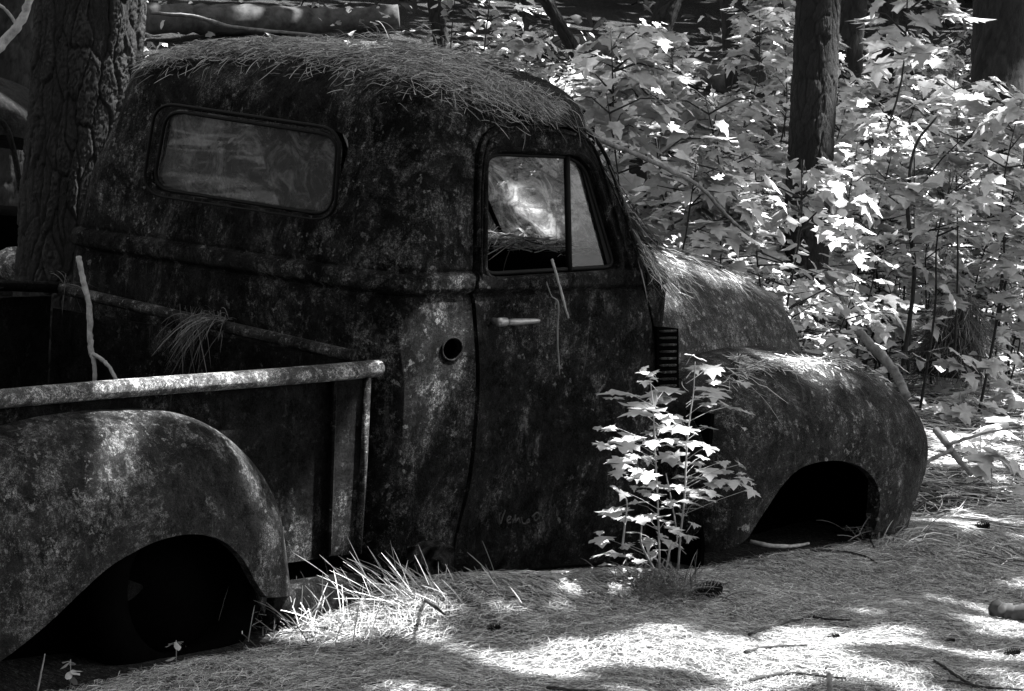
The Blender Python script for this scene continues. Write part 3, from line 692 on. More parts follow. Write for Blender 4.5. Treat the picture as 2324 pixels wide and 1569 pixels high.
# ------------------------------------------------------------------ sticks, branches, cones
def stick(name, lines, label, cat, mat, group=None, seg=8):
    """lines: list of (points, radii)"""
    b = MB()
    for pts, r in lines:
        P = spline(pts, max(10, 6*len(pts))); k = np.linspace(0, 1, len(P)); rr = np.interp(k, np.linspace(0, 1, len(r)), r)*(1+.08*rng.normal(size=len(P)))
        P = P+rng.normal(0, 1, P.shape)*np.array(rr)[:, None]*.12
        b.add(*tube(P, rr, seg))
    return tag(b.build(name, mat), label, cat, group)
yb = .3
bp = lambda px, py: on(px, py, 'x', .60)
stick('forked_stick', [([bp(178, 583), bp(190, 640), bp(203, 700), bp(204, 760), bp(208, 805)], [.0085, .010, .0095, .009, .010]), ([bp(208, 800), bp(215, 835), bp(212, 900)], [.008, .007, .007]), ([bp(210, 803), bp(238, 822), bp(258, 850), bp(275, 900)], [.007, .006, .006])], 'pale forked stick standing up out of the truck bed', 'stick', M_stick)
gp = lambda px, py, dz=0: None
def gpt(px, py, up=0.015):
    d = ray(px, py); t = 8.0
    for _ in range(40):
        p = CAM+d*t; t += (p[2]-float(gz(p[0], p[1]))-up)/max(.02, -d[2]) if True else 0
        t = min(max(t, 3), 60)
    return CAM+d*t
a0 = dep(1948, 752, 12.6)
stick('fallen_branch', [([dep(1948, 752, 11.9), dep(1985, 792, 11.85), dep(2030, 845, 11.8), dep(2060, 900, 11.7)], [.017, .021, .021, .018])], 'thick ringed branch stub sticking up behind the front fender', 'branch', M_stick2)
stick('fallen_branch', [([dep(2125, 975, 12.0), dep(2165, 1030, 11.9), dep(2205, 1078, 11.8)], [.016, .014, .009]), ([dep(2160, 1022, 11.9), dep(2110, 1045, 11.8), dep(2080, 1075, 11.7)], [.01, .008, .006]), ([dep(2150, 1010, 11.9), dep(2230, 985, 12), dep(2330, 965, 12.2)], [.008, .006, .004])], 'dark forked stick lying right of the front fender tip', 'branch', M_stick2)
stick('bark_stick', [([gpt(1703, 1228, .05), gpt(1745, 1238, .04), gpt(1790, 1240, .03), gpt(1835, 1234, .02)], [.0065, .0075, .007, .0045])], 'pale stick lying below the front wheel arch', 'stick', M_stick)
TW = [((1240, 1560), (1300, 1568), (1380, 1567)), ((1700, 1545), (1740, 1535), (1800, 1528), (1850, 1533), (1920, 1540)), ((2150, 1545), (2230, 1560), (2324, 1566)), ((1690, 1480), (1750, 1468), (1830, 1465)), ((1840, 1250), (1905, 1252), (1960, 1262), (1990, 1278)),
      ((1700, 1440), (1760, 1420), (1840, 1400)), ((1845, 1400), (1870, 1405), (1930, 1408)), ((2120, 1500), (2180, 1540), (2220, 1560)), ((2230, 1255), (2280, 1270), (2330, 1275)), ((1960, 1195), (1975, 1225), (1985, 1245)), ((2080, 1100), (2160, 1105), (2230, 1090)), ((950, 1352), (990, 1380), (1010, 1395)), ((2070, 1160), (2110, 1135), (2180, 1130))]
TL = ['short dark twig at the bottom edge near the centre', 'crooked dark twig below the brightest sun patch', 'long dark twig in the bottom right corner', 'thin dark twig just above the sun patch', 'curved twig lying right of the pale stick', 'slanting dark twig left of the sunlit straw centre', 'small twig branching off toward the right foreground', 'bent twig on shaded needles at the lower right', 'short twig near the right edge of the clearing', 'upright twig poking out of the front wheel arch', 'twig lying past the front fender tip', 'little twig in the sunlit straw below the cab', 'thin dark twig by the toe of the front fender']
for q, lb in zip(TW, TL):
    stick('twig', [([gpt(x, y, .012) for x, y in q], [.005, .0055, .004, .003])], lb, 'twig', M_twig, 'dead twigs on the needle floor', 6)
stick('upright_twig', [([gpt(1882, 1569, -.02), gpt(1882, 1569, .03)+np.array([0, 0, .0]), gpt(1882, 1569, .02)+U_*.045], [.012, .009, .008])], 'stubby broken twig standing at the bottom edge', 'twig', M_stick2)
stick('fallen_branch', [([gpt(2260, 1385, .03), gpt(2300, 1392, .03), gpt(2420, 1400, .03)], [.03, .032, .034])], 'dark stub of a branch lying at the right edge', 'branch', M_log)
stick('bare_branch', [([dep(-40, 140, 8.8), dep(10, 95, 8.8), dep(45, 50, 8.8), dep(75, -20, 8.8)], [.018, .017, .015, .012]), ([dep(40, 58, 8.8), dep(10, 20, 8.8), dep(-20, 0, 8.8)], [.006, .005, .004])], 'pale bare branch crossing the top left corner', 'branch', M_stick)
stick('bare_branch', [([dep(345, 30, 11.5), dep(440, 38, 11.4), dep(520, 60, 11.3), dep(620, 72, 11.2), dep(730, 82, 11.1)], [.008, .008, .007, .007, .006])], 'long thin branch arching above the cab roof', 'branch', M_stick2)
stick('bare_branch', [([dep(1296, 250, 10.2), dep(1350, 310, 10.3), dep(1430, 345, 10.5), dep(1520, 385, 10.7), dep(1590, 425, 11), dep(1650, 490, 11.2), dep(1700, 535, 11.4)], [.010, .010, .009, .009, .008, .007, .005])], 'dark slender branch running from the windscreen down over the leaves', 'branch', M_stick2)
stick('dead_needle_stalk', [([on(1252, 588, 'y', -.80), on(1262, 620, 'y', -.82), on(1275, 668, 'y', -.82), on(1290, 722, 'y', -.82)], [.0045, .0045, .004, .003])], 'pale dead stalk hanging out of the side window', 'stalk', M_stick)
stick('dead_needle_stalk', [([on(1240, 640, 'y', -.812), on(1252, 672, 'y', -.815), on(1267, 690, 'y', -.815), on(1265, 760, 'y', -.815), on(1270, 850, 'y', -.815)], [.0018, .002, .0028, .0028, .002])], 'thin grey stalk hanging down the door', 'stalk', M_stick2)
wsp = lambda px, py: onp(px, py, (2.40, 0, 1.23), (.38, 0, .285))
for a_, c_, lb in (((1160, 375), (1335, 470), 'lowest pale twig lying across the windscreen'), ((1185, 360), (1325, 440), 'middle pale twig lying across the windscreen'), ((1215, 352), (1300, 410), 'highest pale twig lying across the windscreen')):
    stick('twig', [([wsp(*a_), wsp((a_[0]+c_[0])/2, (a_[1]+c_[1])/2+3), wsp(*c_)], [.002, .004, .003])], lb, 'twig', M_stick, None, 6)
# dead branches inside the cab
stick('dead_branch', [([(1.55, .1, 1.66), (1.72, .05, 1.55), (1.80, .0, 1.42), (1.95, -.05, 1.27)], [.006, .007, .007, .006]), ([(1.75, .03, 1.5), (1.9, .2, 1.52), (2.02, .3, 1.5)], [.004, .004, .003]), ([(1.70, .3, 1.62), (1.85, .2, 1.45), (2.1, .1, 1.28)], [.005, .005, .004])], 'dark dead branch fallen inside the cab behind the side window', 'branch', M_twig)
CN = [(1605, 1340, .043, 'dark pine cone beside the young maple'), (1118, 1425, .02, 'small pine cone in the sunlit straw below the door'), (2295, 1483, .024, 'round dark pine cone at the lower right edge'), (2155, 1455, .015, 'tiny pine cone on shaded needles at the right'), (1890, 1445, .018, 'pine cone at the edge of the sunlit patch'), (2227, 1195, .028, 'open pine cone right of the front fender')]
for px, py, r, lb in CN:
    c = gpt(px, py, r*.6); b = MB(); axd = R_*math.cos(.5)+U_*.3*math.sin(.5); axd /= np.linalg.norm(axd); u = np.cross(axd, fw); u /= np.linalg.norm(u); v = np.cross(axd, u)
    for i in range(90):
        t = i/89; a = i*2.4; rr = r*.62*math.sin(math.pi*(.12+.8*t))**.7; dirr = u*math.cos(a)+v*math.sin(a); p = c+axd*(t-.5)*r*2.0
        s = r*.32; tt = np.cross(dirr, axd)
        b.add([p+dirr*rr*.3-tt*s*.4, p+dirr*rr*.3+tt*s*.4, p+dirr*(rr+s*.2)+tt*s*.5+axd*s*.5, p+dirr*(rr+s*.45)+axd*s*.75, p+dirr*(rr+s*.2)-tt*s*.5+axd*s*.5], [(0, 1, 2, 3, 4)])
    tag(b.build('pine_cone', M_cone, None, False), lb, 'pine cone', 'pine cones on the forest floor')

# straw at the truck's foot
tuft('dry_grass', on(905, 1345, 'y', -.99), 75, .17, .0022, M_needle, 'stiff dry grass blades leaning between the bed and the cab', lean=tuple(-R_*.7+U_*.8), spread=.42, cat='dry grass', curve=.1, rad=.07)
tuft('dry_grass', on(1000, 1352, 'y', -1.0), 130, .13, .003, M_needle, 'dry bent grass stalks at the bottom of the cab', lean=tuple(-R_*.9+U_*.7), spread=.4, cat='dry grass', curve=.1, rad=.1)
tuft('dry_grass', gpt(1500, 1345, 0), 500, .16, .003, M_dneedle, 'mound of long dark needles round the foot of the young maple', lean=(0, 0, .35), spread=.6, cat='pine straw', curve=.35, rad=.08)
tuft('dry_grass', gpt(2010, 1225, 0), 160, .14, .003, M_needle, 'bristly needles piled against the front fender toe', lean=tuple(R_*.5+U_*.3), spread=.5, cat='pine straw', curve=.3, rad=.08)
tuft('dry_grass', gpt(720, 1415, 0), 260, .16, .003, M_needle, 'upright straw just in front of the rear wheel', lean=(0, 0, .5), spread=.6, cat='dry grass', curve=.2, rad=.13)

# ------------------------------------------------------------------ young maple in front of the door
hx = lambda cx, cy: (1338.6+cx*.3675, 780.9+cy*.3675)
sap = empty('maple_sapling', tuple(gpt(1500, 1330, 0)), label='bright young maple with toothed leaves growing right beside the truck door', cat='sapling')
YS = -1.16
sp = lambda cx, cy, dy=0: on(*hx(cx, cy), 'y', YS+dy)
for nm, pts in (('stem', [(430, 1420), (428, 1250), (420, 1000), (405, 700), (395, 450), (385, 330), (372, 210)]), ('stem', [(545, 1400), (560, 1180), (585, 950), (598, 650), (620, 440), (640, 300), (650, 110)]), ('stem', [(470, 1400), (500, 1250), (540, 1200), (500, 950), (470, 800)]), ('stem', [(200, 1270), (215, 1130), (230, 1000), (220, 940)]), ('stem', [(400, 1400), (320, 1240), (320, 1130), (315, 1050)])):
    P = spline([sp(*p) for p in pts], 30); b = MB(); b.add(*tube(P, np.linspace(.0042, .0018, 30), 6)); b.build(nm, M_stem, sap)
LV = [(340, 175, 110, 40, -.1), (385, 185, 70, 70, .4), (340, 235, 80, 30, 0), (150, 290, 200, 45, 0), (480, 285, 230, 50, 0), (400, 312, 190, 20, 0), (290, 425, 210, 75, .05), (300, 375, 200, 22, -.15), (350, 395, 240, 18, 0), (535, 460, 170, 60, -.25), (640, 75, 100, 25, -.4),
      (660, 155, 110, 60, .1), (755, 165, 170, 100, -.1), (760, 290, 230, 110, -.2), (880, 375, 180, 45, -.35), (700, 325, 170, 30, 0), (730, 375, 110, 50, 0), (125, 520, 110, 60, .1), (215, 600, 210, 70, .15), (210, 635, 190, 60, -.2), (390, 610, 140, 60, .1), (570, 530, 260, 60, 0), (450, 520, 170, 30, -.1),
      (740, 520, 110, 20, -.25), (740, 640, 130, 45, -.3), (500, 700, 210, 120, .1), (360, 710, 90, 45, 0), (190, 730, 190, 60, .05), (300, 790, 130, 70, -.1), (350, 815, 170, 60, .1), (620, 810, 220, 80, -.05), (740, 795, 170, 60, -.1), (830, 790, 120, 35, 0), (935, 740, 70, 75, -.7), (830, 730, 60, 12, 0), (880, 850, 200, 40, -.15), (1000, 905, 130, 45, -.55), (800, 855, 120, 45, 0),
      (700, 700, 70, 25, -.3), (675, 740, 70, 40, 0), (560, 610, 150, 30, -.1), (430, 870, 190, 30, -.1), (340, 880, 90, 18, 0), (330, 910, 80, 18, 0), (640, 920, 150, 70, -.1), (750, 915, 130, 45, -.35), (710, 955, 160, 40, -.25), (400, 940, 130, 50, 0), (290, 985, 150, 45, .1), (205, 925, 80, 25, -.4), (145, 1040, 200, 80, .1), (330, 1080, 150, 80, .15), (500, 990, 120, 35, -.2), (590, 970, 60, 30, 0), (660, 985, 90, 20, -.3),
      (520, 1150, 120, 50, -.2), (650, 1110, 80, 20, -.4), (610, 1190, 80, 25, -.2), (360, 1220, 110, 55, 0), (500, 1235, 160, 45, -.4), (75, 1210, 150, 50, .1), (110, 1275, 220, 65, .05), (225, 1245, 90, 35, .2), (430, 1265, 60, 25, 0), (385, 1300, 80, 30, 0), (300, 1345, 80, 30, 0), (370, 1385, 110, 35, 0), (440, 1060, 110, 35, .1), (270, 1160, 80, 30, 0), (100, 1360, 110, 16, 0), (200, 1380, 60, 25, 0), (480, 1100, 90, 25, -.2), (550, 880, 120, 40, -.1), (620, 1010, 60, 20, 0), (480, 450, 120, 30, 0), (380, 550, 140, 25, 0), (500, 590, 120, 20, 0), (270, 690, 90, 22, -.2)]
C = []; XA = []; YA = []; SZ = []; b = MB()
for (cx, cy, wd, ht, ro) in LV:
    jy = random.uniform(-.10, .10); c = sp(cx, cy, jy); sc = .3675*9.6/F
    width = wd*sc*1.05; size = width/1.02; size = max(size, .05)
    st = min(.75, max(.03, (ht*random.uniform(.4, .95)*sc)/size)); ct = math.sqrt(1-st*st)
    side_ = 1 if cx > 470 else -1
    X = R_*math.cos(ro)+U_*math.sin(ro)
    hz = np.array([fw[0], fw[1], 0]); hz /= np.linalg.norm(hz)
    Yd = -hz*ct-U_*st if random.random() < .7 else hz*ct*.9+R_*.2*side_-U_*st
    Yd = Yd+R_*side_*random.uniform(0, .5); Yd -= X*(Yd@X)*.85; Yd /= np.linalg.norm(Yd); X = X-Yd*(X@Yd); X /= np.linalg.norm(X)
    if np.cross(X, Yd)[2] < 0: X = -X
    C.append(c-Yd*size*.4); XA.append(X); YA.append(Yd); SZ.append(size)
    if random.random() < .9: C.append(c-Yd*size*.4+R_*random.gauss(0, .05)+U_*random.uniform(-.05, .03)+fw*random.gauss(0, .05)); XA.append(X); YA.append(Yd*1.0); SZ.append(size*random.uniform(.4, .65))
    stemx = 420 if cx < 500 else 595; q = sp(stemx if abs(cx-stemx) < 350 else stemx, cy+40+abs(cx-stemx)*.25)
    b.add(*tube([q, (q+c)/2+np.array([0, 0, .008]), c-Yd*size*.4], [.0014, .001, .0008], 4))
leaves('foliage', C, XA, YA, np.array(SZ), M_hleaf, sap, fold=.12, droop=.10)
b.build('petioles', M_stem, sap)
# tiny seedlings at the bottom left
for (px, py, lb) in ((400, 1500, 'tiny seedling with pale oval leaves below the rear wheel arch'), (160, 1545, 'tiny seedling in the dark bottom left corner')):
    s_ = empty('seedling', tuple(gpt(px, py+15, 0)), label=lb, cat='seedling'); base = np.array(s_.location)
    b = MB(); b.add(*tube([base, base+U_*.05, base+U_*.075], .0012, 5)); b.build('stem', M_stem, s_)
    n = 7; X, Y = frames(n, .2); leaves('foliage', np.array([base+U_*random.choice((.03, .045, .07)) for _ in range(n)]), X, Y, .035, M_leaf, s_, OVAL*np.array([1.6, 1]))
stick('dead_needle_stalk', [([gpt(85, 1569, 0), gpt(85, 1569, 0)+U_*.06+R_*.012, gpt(85, 1569, 0)+U_*.1+R_*.02], [.003, .0025, .0015])], 'pale straw stalk in the bottom left corner', 'stalk', M_stick)

# ------------------------------------------------------------------ pine trunks
def bark_trunk(name, base, top, r0, r1, label, mat, res=(150, 260), cell=(.07, .16), dpt=.018, flare=.2, group=None):
    base = np.array(base, float); top = np.array(top, float); H = np.linalg.norm(top-base); nu, nv = res
    T = (top-base)/H; u = np.cross(T, (0, 1, 0)); u /= np.linalg.norm(u); v = np.cross(T, u)
    per = 2*math.pi*(r0+r1)/2; th = np.linspace(0, 2*math.pi, nu, endpoint=False); hh = np.linspace(0, H, nv)
    A = th/(2*math.pi)*per; gu = max(6, int(per/cell[0])); gv = max(6, int(H/cell[1]))
    sx, sy = np.meshgrid((np.arange(gu)+.5)*per/gu, (np.arange(gv)+.5)*H/gv); sx = sx+rng.uniform(-.45, .45, sx.shape)*per/gu; sy = sy+rng.uniform(-.45, .45, sy.shape)*H/gv
    sx = sx.ravel(); sy = sy.ravel(); hs = rng.random(len(sx))
    AA, HH = np.meshgrid(A, hh, indexing='ij'); ph = rng.uniform(0, 6.28, 12); wz = lambda x, y, q: sum(np.sin(x*f_*c_+y*f_*d_+ph[(k+q) % 12])/f_**.85 for k, (f_, c_, d_) in enumerate(((1, .9, .4), (2.1, -.7, .9), (4.3, .8, -.5), (8.7, .3, .8), (17., .9, .6), (33., -.6, .8))))
    AA0 = AA; AA = AA+.013*wz(AA*22, HH*9, 0); HH = HH+.03*wz(AA0*18, HH*7, 5); P = np.stack([AA.ravel(), HH.ravel()], 1)
    d1 = np.full(len(P), 9e9); d2 = np.full(len(P), 9e9); id1 = np.zeros(len(P), int)
    for k in range(len(sx)):
        for off in (-per, 0, per):
            dx = np.abs(P[:, 0]-sx[k]-off)/cell[0]; dy = np.abs(P[:, 1]-sy[k])/cell[1]
            dd = np.sqrt(dx*dx+dy*dy); m = dd < d1
            d2 = np.where(m, d1, np.minimum(d2, dd)); id1 = np.where(m, k, id1); d1 = np.where(m, dd, d1)
    e = np.clip((d2-d1)/.20, 0, 1); plate = e**.5*(.35+.65*hs[id1]); fl = wz(P[:, 0]*60, P[:, 1]*26, 3); plate = plate*(.72+.28*(np.floor(fl*2.2+hs[id1]*5) % 2))
    disp = plate*dpt+rng.normal(0, .0006, len(P)); disp = disp.reshape(nu, nv); pl = plate.reshape(nu, nv)
    rr = np.interp(hh, [0, .35*H*.3, H], [r0*(1+flare), r0, r1])[None, :]+disp
    V = base+T*hh[None, :, None]+(u*np.cos(th)[:, None, None]+v*np.sin(th)[:, None, None])*rr[..., None]
    idx = np.arange(nu*nv).reshape(nu, nv); i2 = np.roll(idx, -1, 0)
    Fc = np.stack([idx[:, :-1], i2[:, :-1], i2[:, 1:], idx[:, 1:]], -1).reshape(-1, 4)
    root = empty(name, tuple(base), label=label, cat='pine tree', group=group)
    o = part('trunk', V.reshape(-1, 3), Fc, mat, root); add_shade(o.data, pl.ravel()); return root, top, r1
def crown(root, c, rad, n, sz=.16):
    """needle-tuft branches high above the picture"""
    c = np.array(c); d = rng.normal(size=(n, 3)); d /= np.linalg.norm(d, axis=1)[:, None]; p = c+d*(rng.random(n)**.4)[:, None]*np.array(rad)
    X, Y = frames(n, .6); leaves('crown', p, X, Y, sz, M_canopy, root, HEX)
def tree_at(px0, py0, px1, py1, D, wpx0, wpx1, label, mat=M_bark2, res=(90, 200), extra=2.5, **k):
    a = dep(px0, py0, D); bq = dep(px1, py1, D); T = (bq-a)/np.linalg.norm(bq-a)
    T = np.array([T[0], T[1], T[2]]); t = (a[2]-float(gz(a[0], a[1])))/T[2]; base = a-T*(t+.1); top = bq+T*extra
    return bark_trunk('pine_tree', base, top, wpx0*D/F/2, wpx1*D/F/2, label, mat, res, **k)
r_, tp, _ = tree_at(165, 600, 205, 0, 11.2, 235, 222, 'big pine with deeply cracked plated bark behind the cab at left', M_bark, (420, 420), .6, cell=(.045, .20), dpt=.028, flare=.12)
tree_at(1826, 600, 1858, 0, 14.3, 100, 92, 'plated pine trunk standing among the maple leaves right of centre', M_bark2, (200, 300), 1.0, cell=(.05, .1), dpt=.012)
tree_at(1915, 250, 1935, 0, 22, 62, 52, 'narrow dark pine trunk tight behind the plated pine')
tree_at(2262, 260, 2272, 0, 20, 120, 110, 'wide black pine trunk near the top right corner')
tree_at(2010, 200, 2020, 0, 24, 40, 36, 'thin black trunk left of the top right corner')
tree_at(2085, 130, 2140, 0, 24, 26, 22, 'leaning black trunk in the dark gap at upper right')
tree_at(1000, 90, 985, 0, 26, 30, 26, 'thin dark trunk above the middle of the cab roof')
tree_at(1290, 90, 1240, 0, 21, 24, 20, 'leaning thin trunk above the windscreen')
tree_at(1165, 100, 1190, 0, 24, 22, 18, 'slim grey trunk above the front edge of the roof')
tree_at(1500, 60, 1520, 0, 27, 50, 46, 'dark trunk in the woods above the middle leaves')
tree_at(1690, 140, 1680, 0, 24, 90, 80, 'thick shadowed trunk left of the plated pine')
tree_at(30, 300, 20, 0, 19, 130, 120, 'shadowed pine trunk at the left edge of the picture')
tree_at(760, 20, 770, -200, 34, 40, 34, 'far dark trunk over the fallen log')
tree_at(420, 10, 430, -200, 36, 50, 44, 'far dark trunk right of the big pine')
# fallen logs
def log(pts, r, label):
    b = MB(); P = spline(pts, 40); rr = np.interp(np.linspace(0, 1, 40), np.linspace(0, 1, len(r)), r)*(1+.06*rng.normal(size=40)); b.add(*tube(P, rr, 14)); o = tag(b.build('fallen_log', M_log), label, 'log', 'fallen logs on the hillside'); return o
log([dep(330, 42, 28), dep(560, 45, 28.5), dep(760, 50, 29), dep(905, 40, 29)], [.15, .15, .14, .13], 'long fallen log lying on the slope above the cab roof')
log([dep(1210, 95, 27), dep(1400, 130, 27), dep(1600, 175, 26.5), dep(1780, 215, 26)], [.13, .14, .13, .12], 'fallen log sloping down among the leaves toward the plated pine')
log([dep(2180, 215, 24), dep(2260, 225, 24), dep(2400, 240, 24)], [.1, .1, .1], 'fallen log low in the top right corner')
log([dep(2100, 300, 21), dep(2260, 320, 21), dep(2420, 335, 21)], [.12, .12, .12], 'pale fallen log behind the right hand saplings')
# fibrous stump
sb = gpt(2165, 850, 0); sb = dep(2165, 850, 15.2)
P = np.zeros((1500, 5, 3))
for i in range(1500):
    a = rng.uniform(0, 2*np.pi); h = rng.uniform(0, .42); r = .22*(1-h/.5)
    q_ = rng.normal(0, 1, 3)*.5
    for k in range(5):
        t = k/4*.09; hh = max(0, h-t*.8); rr = .20*(1-hh/.5)**.7+.01+rng.normal(0, .006); P[i, k] = sb+np.array([rr*math.cos(a), rr*math.sin(a), hh])+q_*t
st = empty('tree_stump', tuple(sb), label='shaggy rotten stump among saplings at the right', cat='tree stump')
b = MB(); b.add(*tube([sb+np.array([0, 0, z]) for z in (0, .15, .3, .42)], [.2, .15, .08, .02], 16)); b.build('heartwood', M_twig, st)
ribbons('fibres', P, .004, M_dneedle, st)

# ------------------------------------------------------------------ other derelict vehicles
def frame_at(p, right, fwd):
    m = Matrix.Identity(4)
    r = Vector(right).normalized(); f_ = Vector(fwd).normalized(); u = Vector((0, 0, 1))
    m.col[0][:3] = r; m.col[1][:3] = f_; m.col[2][:3] = u; m.col[3][:3] = p; return m
hr = np.array([R_[0], R_[1], 0]); hr /= np.linalg.norm(hr); hf = np.array([fw[0], fw[1], 0]); hf /= np.linalg.norm(hf)
# left: cab with an open window, seen end on
oc = empty('derelict_car', tuple(dep(-60, 640, 12.2)), label='dark rounded car body with an open window at the left edge', cat='car')
def rsec(w, d, z, c, k=1, r=.2, n=8):
    pts = []
    for cx, cy, a0 in ((1, 1, 0), (-1, 1, .5), (-1, -1, 1), (1, -1, 1.5)):
        for a in np.linspace(a0*math.pi, (a0+.5)*math.pi, n): pts.append(c+hr*(cx*(w*k-r*k)+r*k*math.cos(a))+hf*(cy*(d*k-r*k)+r*k*math.sin(a))+np.array([0, 0, z]))
    return pts
c0 = dep(80, 400, 12.2); c0 = c0-hr*.75+hf*.6; c0[2] = 0
rings = [rsec(.74, .6, z, c0+hr*dx) for z, dx in ((.2, .03), (.7, .03), (.95, .02), (1.0, .0), (1.2, -.02), (1.35, -.05))]
for a in np.linspace(.15, 1, 10): th = a*math.pi/2; rings.append(rsec(.74, .6, 1.35+.3*math.sin(th)**.9, c0-hr*.05, max(.03, math.cos(th)**.8)))
o = part('body', *loft(rings), M_other, oc); fixn(o)
cc = [dep(x, y, 11.5) for x, y in roundpoly([(-300, 250), (10, 285), (38, 400), (52, 560), (40, 605), (-300, 640)], [20, 30, 40, 30, 10, 10], 5)]
c_ = cutter(cc, tuple(-fw*.5), tuple(fw*2.2)); 
ii = part('interior', *loft([[p+np.array([0, 0, 0]) for p in rsec(.70, .56, z, c0)] for z in (.25, 1.5)]), M_dark, None); fixn(ii)
boolean(o, c_); kill(ii); kill(c_); smooth_by_angle(o, 40)
b = MB(); P = [dep(x, y, 11.55) for x, y in spline([(-60, 262), (5, 278), (30, 340), (46, 430), (60, 560), (62, 640)], 30)]; b.add(*tube(P, .012, 6)); b.build('window_trim', M_other, oc)
b = MB(); b.add(*box(c0+np.array([0, 0, .6])+hf*.3, (1.2, .6, .8), np.stack([hr, hf, np.array([0, 0, 1])], 1))); b.build('seat', M_dark, oc, False)
b = MB(); P = dep(35, 600, 11.4); 
rg = [[P+hr*(.06*math.cos(a)*k)+U_*(.05*math.sin(a)*k)-fw*(.02+.05*(1-k)) for a in np.linspace(0, 2*math.pi, 16, endpoint=False)] for k in (1.4, 1.2, .8, .4, .05)]
b.add(*loft(rg)); b.build('fender_bulge', M_rail, oc)  # pale material puts the bulge's highlight into its colour
# right: pickup like wreck behind the hood, mostly hidden by leaves
wr = empty('derelict_car', tuple(dep(1450, 640, 14)), label='dark derelict car behind the hood, buried in maple leaves', cat='car')
c1 = dep(1300, 400, 14.4); c1[2] = 0
def lbox(m, px0, py0, px1, py1, D, th): 
    q = [dep(px0, py0, D), dep(px1, py0, D), dep(px1, py1, D), dep(px0, py1, D)]; m.add(*prism(q, (0, 0, 0), tuple(hf*th)))
b = MB(); P = [dep(x, y, 14) for x, y in ((1230, 224), (1300, 230), (1380, 236), (1450, 240))]; b.add(*tube(P, .022, 8)); P = [p-U_*.05 for p in P]; b.add(*tube(P, .016, 8)); b.build('drip_rail', M_other, wr)
b = MB(); lbox(b, 1335, 250, 1350, 330, 14.05, .04); lbox(b, 1300, 250, 1308, 600, 14.05, .04); b.build('window_pillar', M_dark, wr, False)
b = MB(); lbox(b, 1428, 285, 1468, 620, 14.02, .05); b.build('door_pillar', M_log, wr, False)
c2 = dep(1560, 500, 14.6); c2[2] = 0
rings = []
for a in np.linspace(0, 1, 12):
    th = a*math.pi/2; k = max(.03, math.cos(th)**.55); rings.append(rsec(.26, .5, .5+.62*math.sin(th)**1.0, c2+hf*.2, k, .18))
rings.insert(0, rsec(.27, .5, .1, c2+hf*.2, 1, .18)); b = MB(); b.add(*loft(rings)); b.build('fender', M_other, wr)
c3 = dep(1400, 500, 14.5); c3[2] = 0
b = MB(); b.add(*loft([rsec(.6, .5, z, c3+hf*.5, k, .15) for z, k in ((.1, 1), (.9, 1), (1.0, .97), (1.04, .9))])); b.build('body', M_other, wr)

# ------------------------------------------------------------------ maple understory: sapling prototypes, copied
def make_sapling(i, h, nl, size, tilt, shape=MAPLE):
    root = empty('maple_sapling', (0, 0, 0)); root['_loc'] = 1
    b = MB(); C = []; top = np.array([random.uniform(-.15, .15), random.uniform(-.15, .15), h])
    st = spline([(0, 0, -.1), top*.4+rng.normal(0, .03, 3), top*.75+rng.normal(0, .03, 3), top], 16); b.add(*tube(st, np.linspace(.008, .002, 16), 5))
    dirs = []
    nb = max(5, nl//7)
    for k in range(nb):
        t = random.uniform(.25, 1); p = st[int(t*15)]; a = random.uniform(0, 6.28); L = random.uniform(.15, .42)*(1.25-.6*t)
        q = p+np.array([math.cos(a)*L, math.sin(a)*L, random.uniform(-.02, .12)]); mid = (p+q)/2+np.array([0, 0, .03]); b.add(*tube([p, mid, q], [.0045, .003, .002], 4))
        for j in range(nl//nb+1):
            s = random.uniform(.3, 1.1); C.append(p+(q-p)*s+rng.normal(0, .035, 3)); dirs.append(a+random.gauss(0, .8))
    N = len(C); X, Y = frames(N, tilt); a = np.array(dirs); c_, s_ = np.cos(a), np.sin(a)
    t = np.abs(rng.normal(.28, tilt*.6, N)); Y = np.stack([c_*np.cos(t), s_*np.cos(t), -np.sin(t)], 1); X = np.stack([s_, -c_, 0*c_], 1); r = rng.normal(0, .24, N); Z = np.cross(X, Y); X = X*np.cos(r)[:, None]+Z*np.sin(r)[:, None]
    f = leaves('foliage', C, X, Y, size*rng.uniform(.6, 1.15, N), M_leaf, root, shape, fold=.15)
    b.build('stem', M_twig, root); return root
def copy_tree(o):
    c = o.copy(); COL.objects.link(c)
    for ch in o.children:
        d = ch.copy(); COL.objects.link(d); d.parent = c
    return c
protos = [make_sapling(i, h, n, s, t, OVAL*np.array([1.5, 1]) if i >= 6 else MAPLE) for i, (h, n, s, t) in enumerate([(.9, 62, .128, .5), (1.2, 80, .132, .55), (1.5, 98, .135, .45), (.6, 42, .125, .5), (1.0, 85, .09, .6), (1.3, 95, .13, .4), (.9, 150, .06, .5), (1.2, 110, .085, .5)])]
used = [False]*len(protos)
def place(i, p, s, lb, grp):
    o = protos[i] if not used[i] else copy_tree(protos[i]); used[i] = True
    o.location = p; o.rotation_euler = (random.gauss(0, .06), random.gauss(0, .06), random.uniform(0, 6.28)); o.scale = (s, s, s)
    tag(o, lb, 'sapling', grp); return o
ZONES = [  # px range, depth range, count
    (1300, 1500, 13.0, 15.5, 16), (1480, 1850, 13.0, 16, 44), (1800, 2350, 15.2, 18, 50), (980, 1700, 18, 25, 26), (1700, 2380, 18.5, 26, 26)]
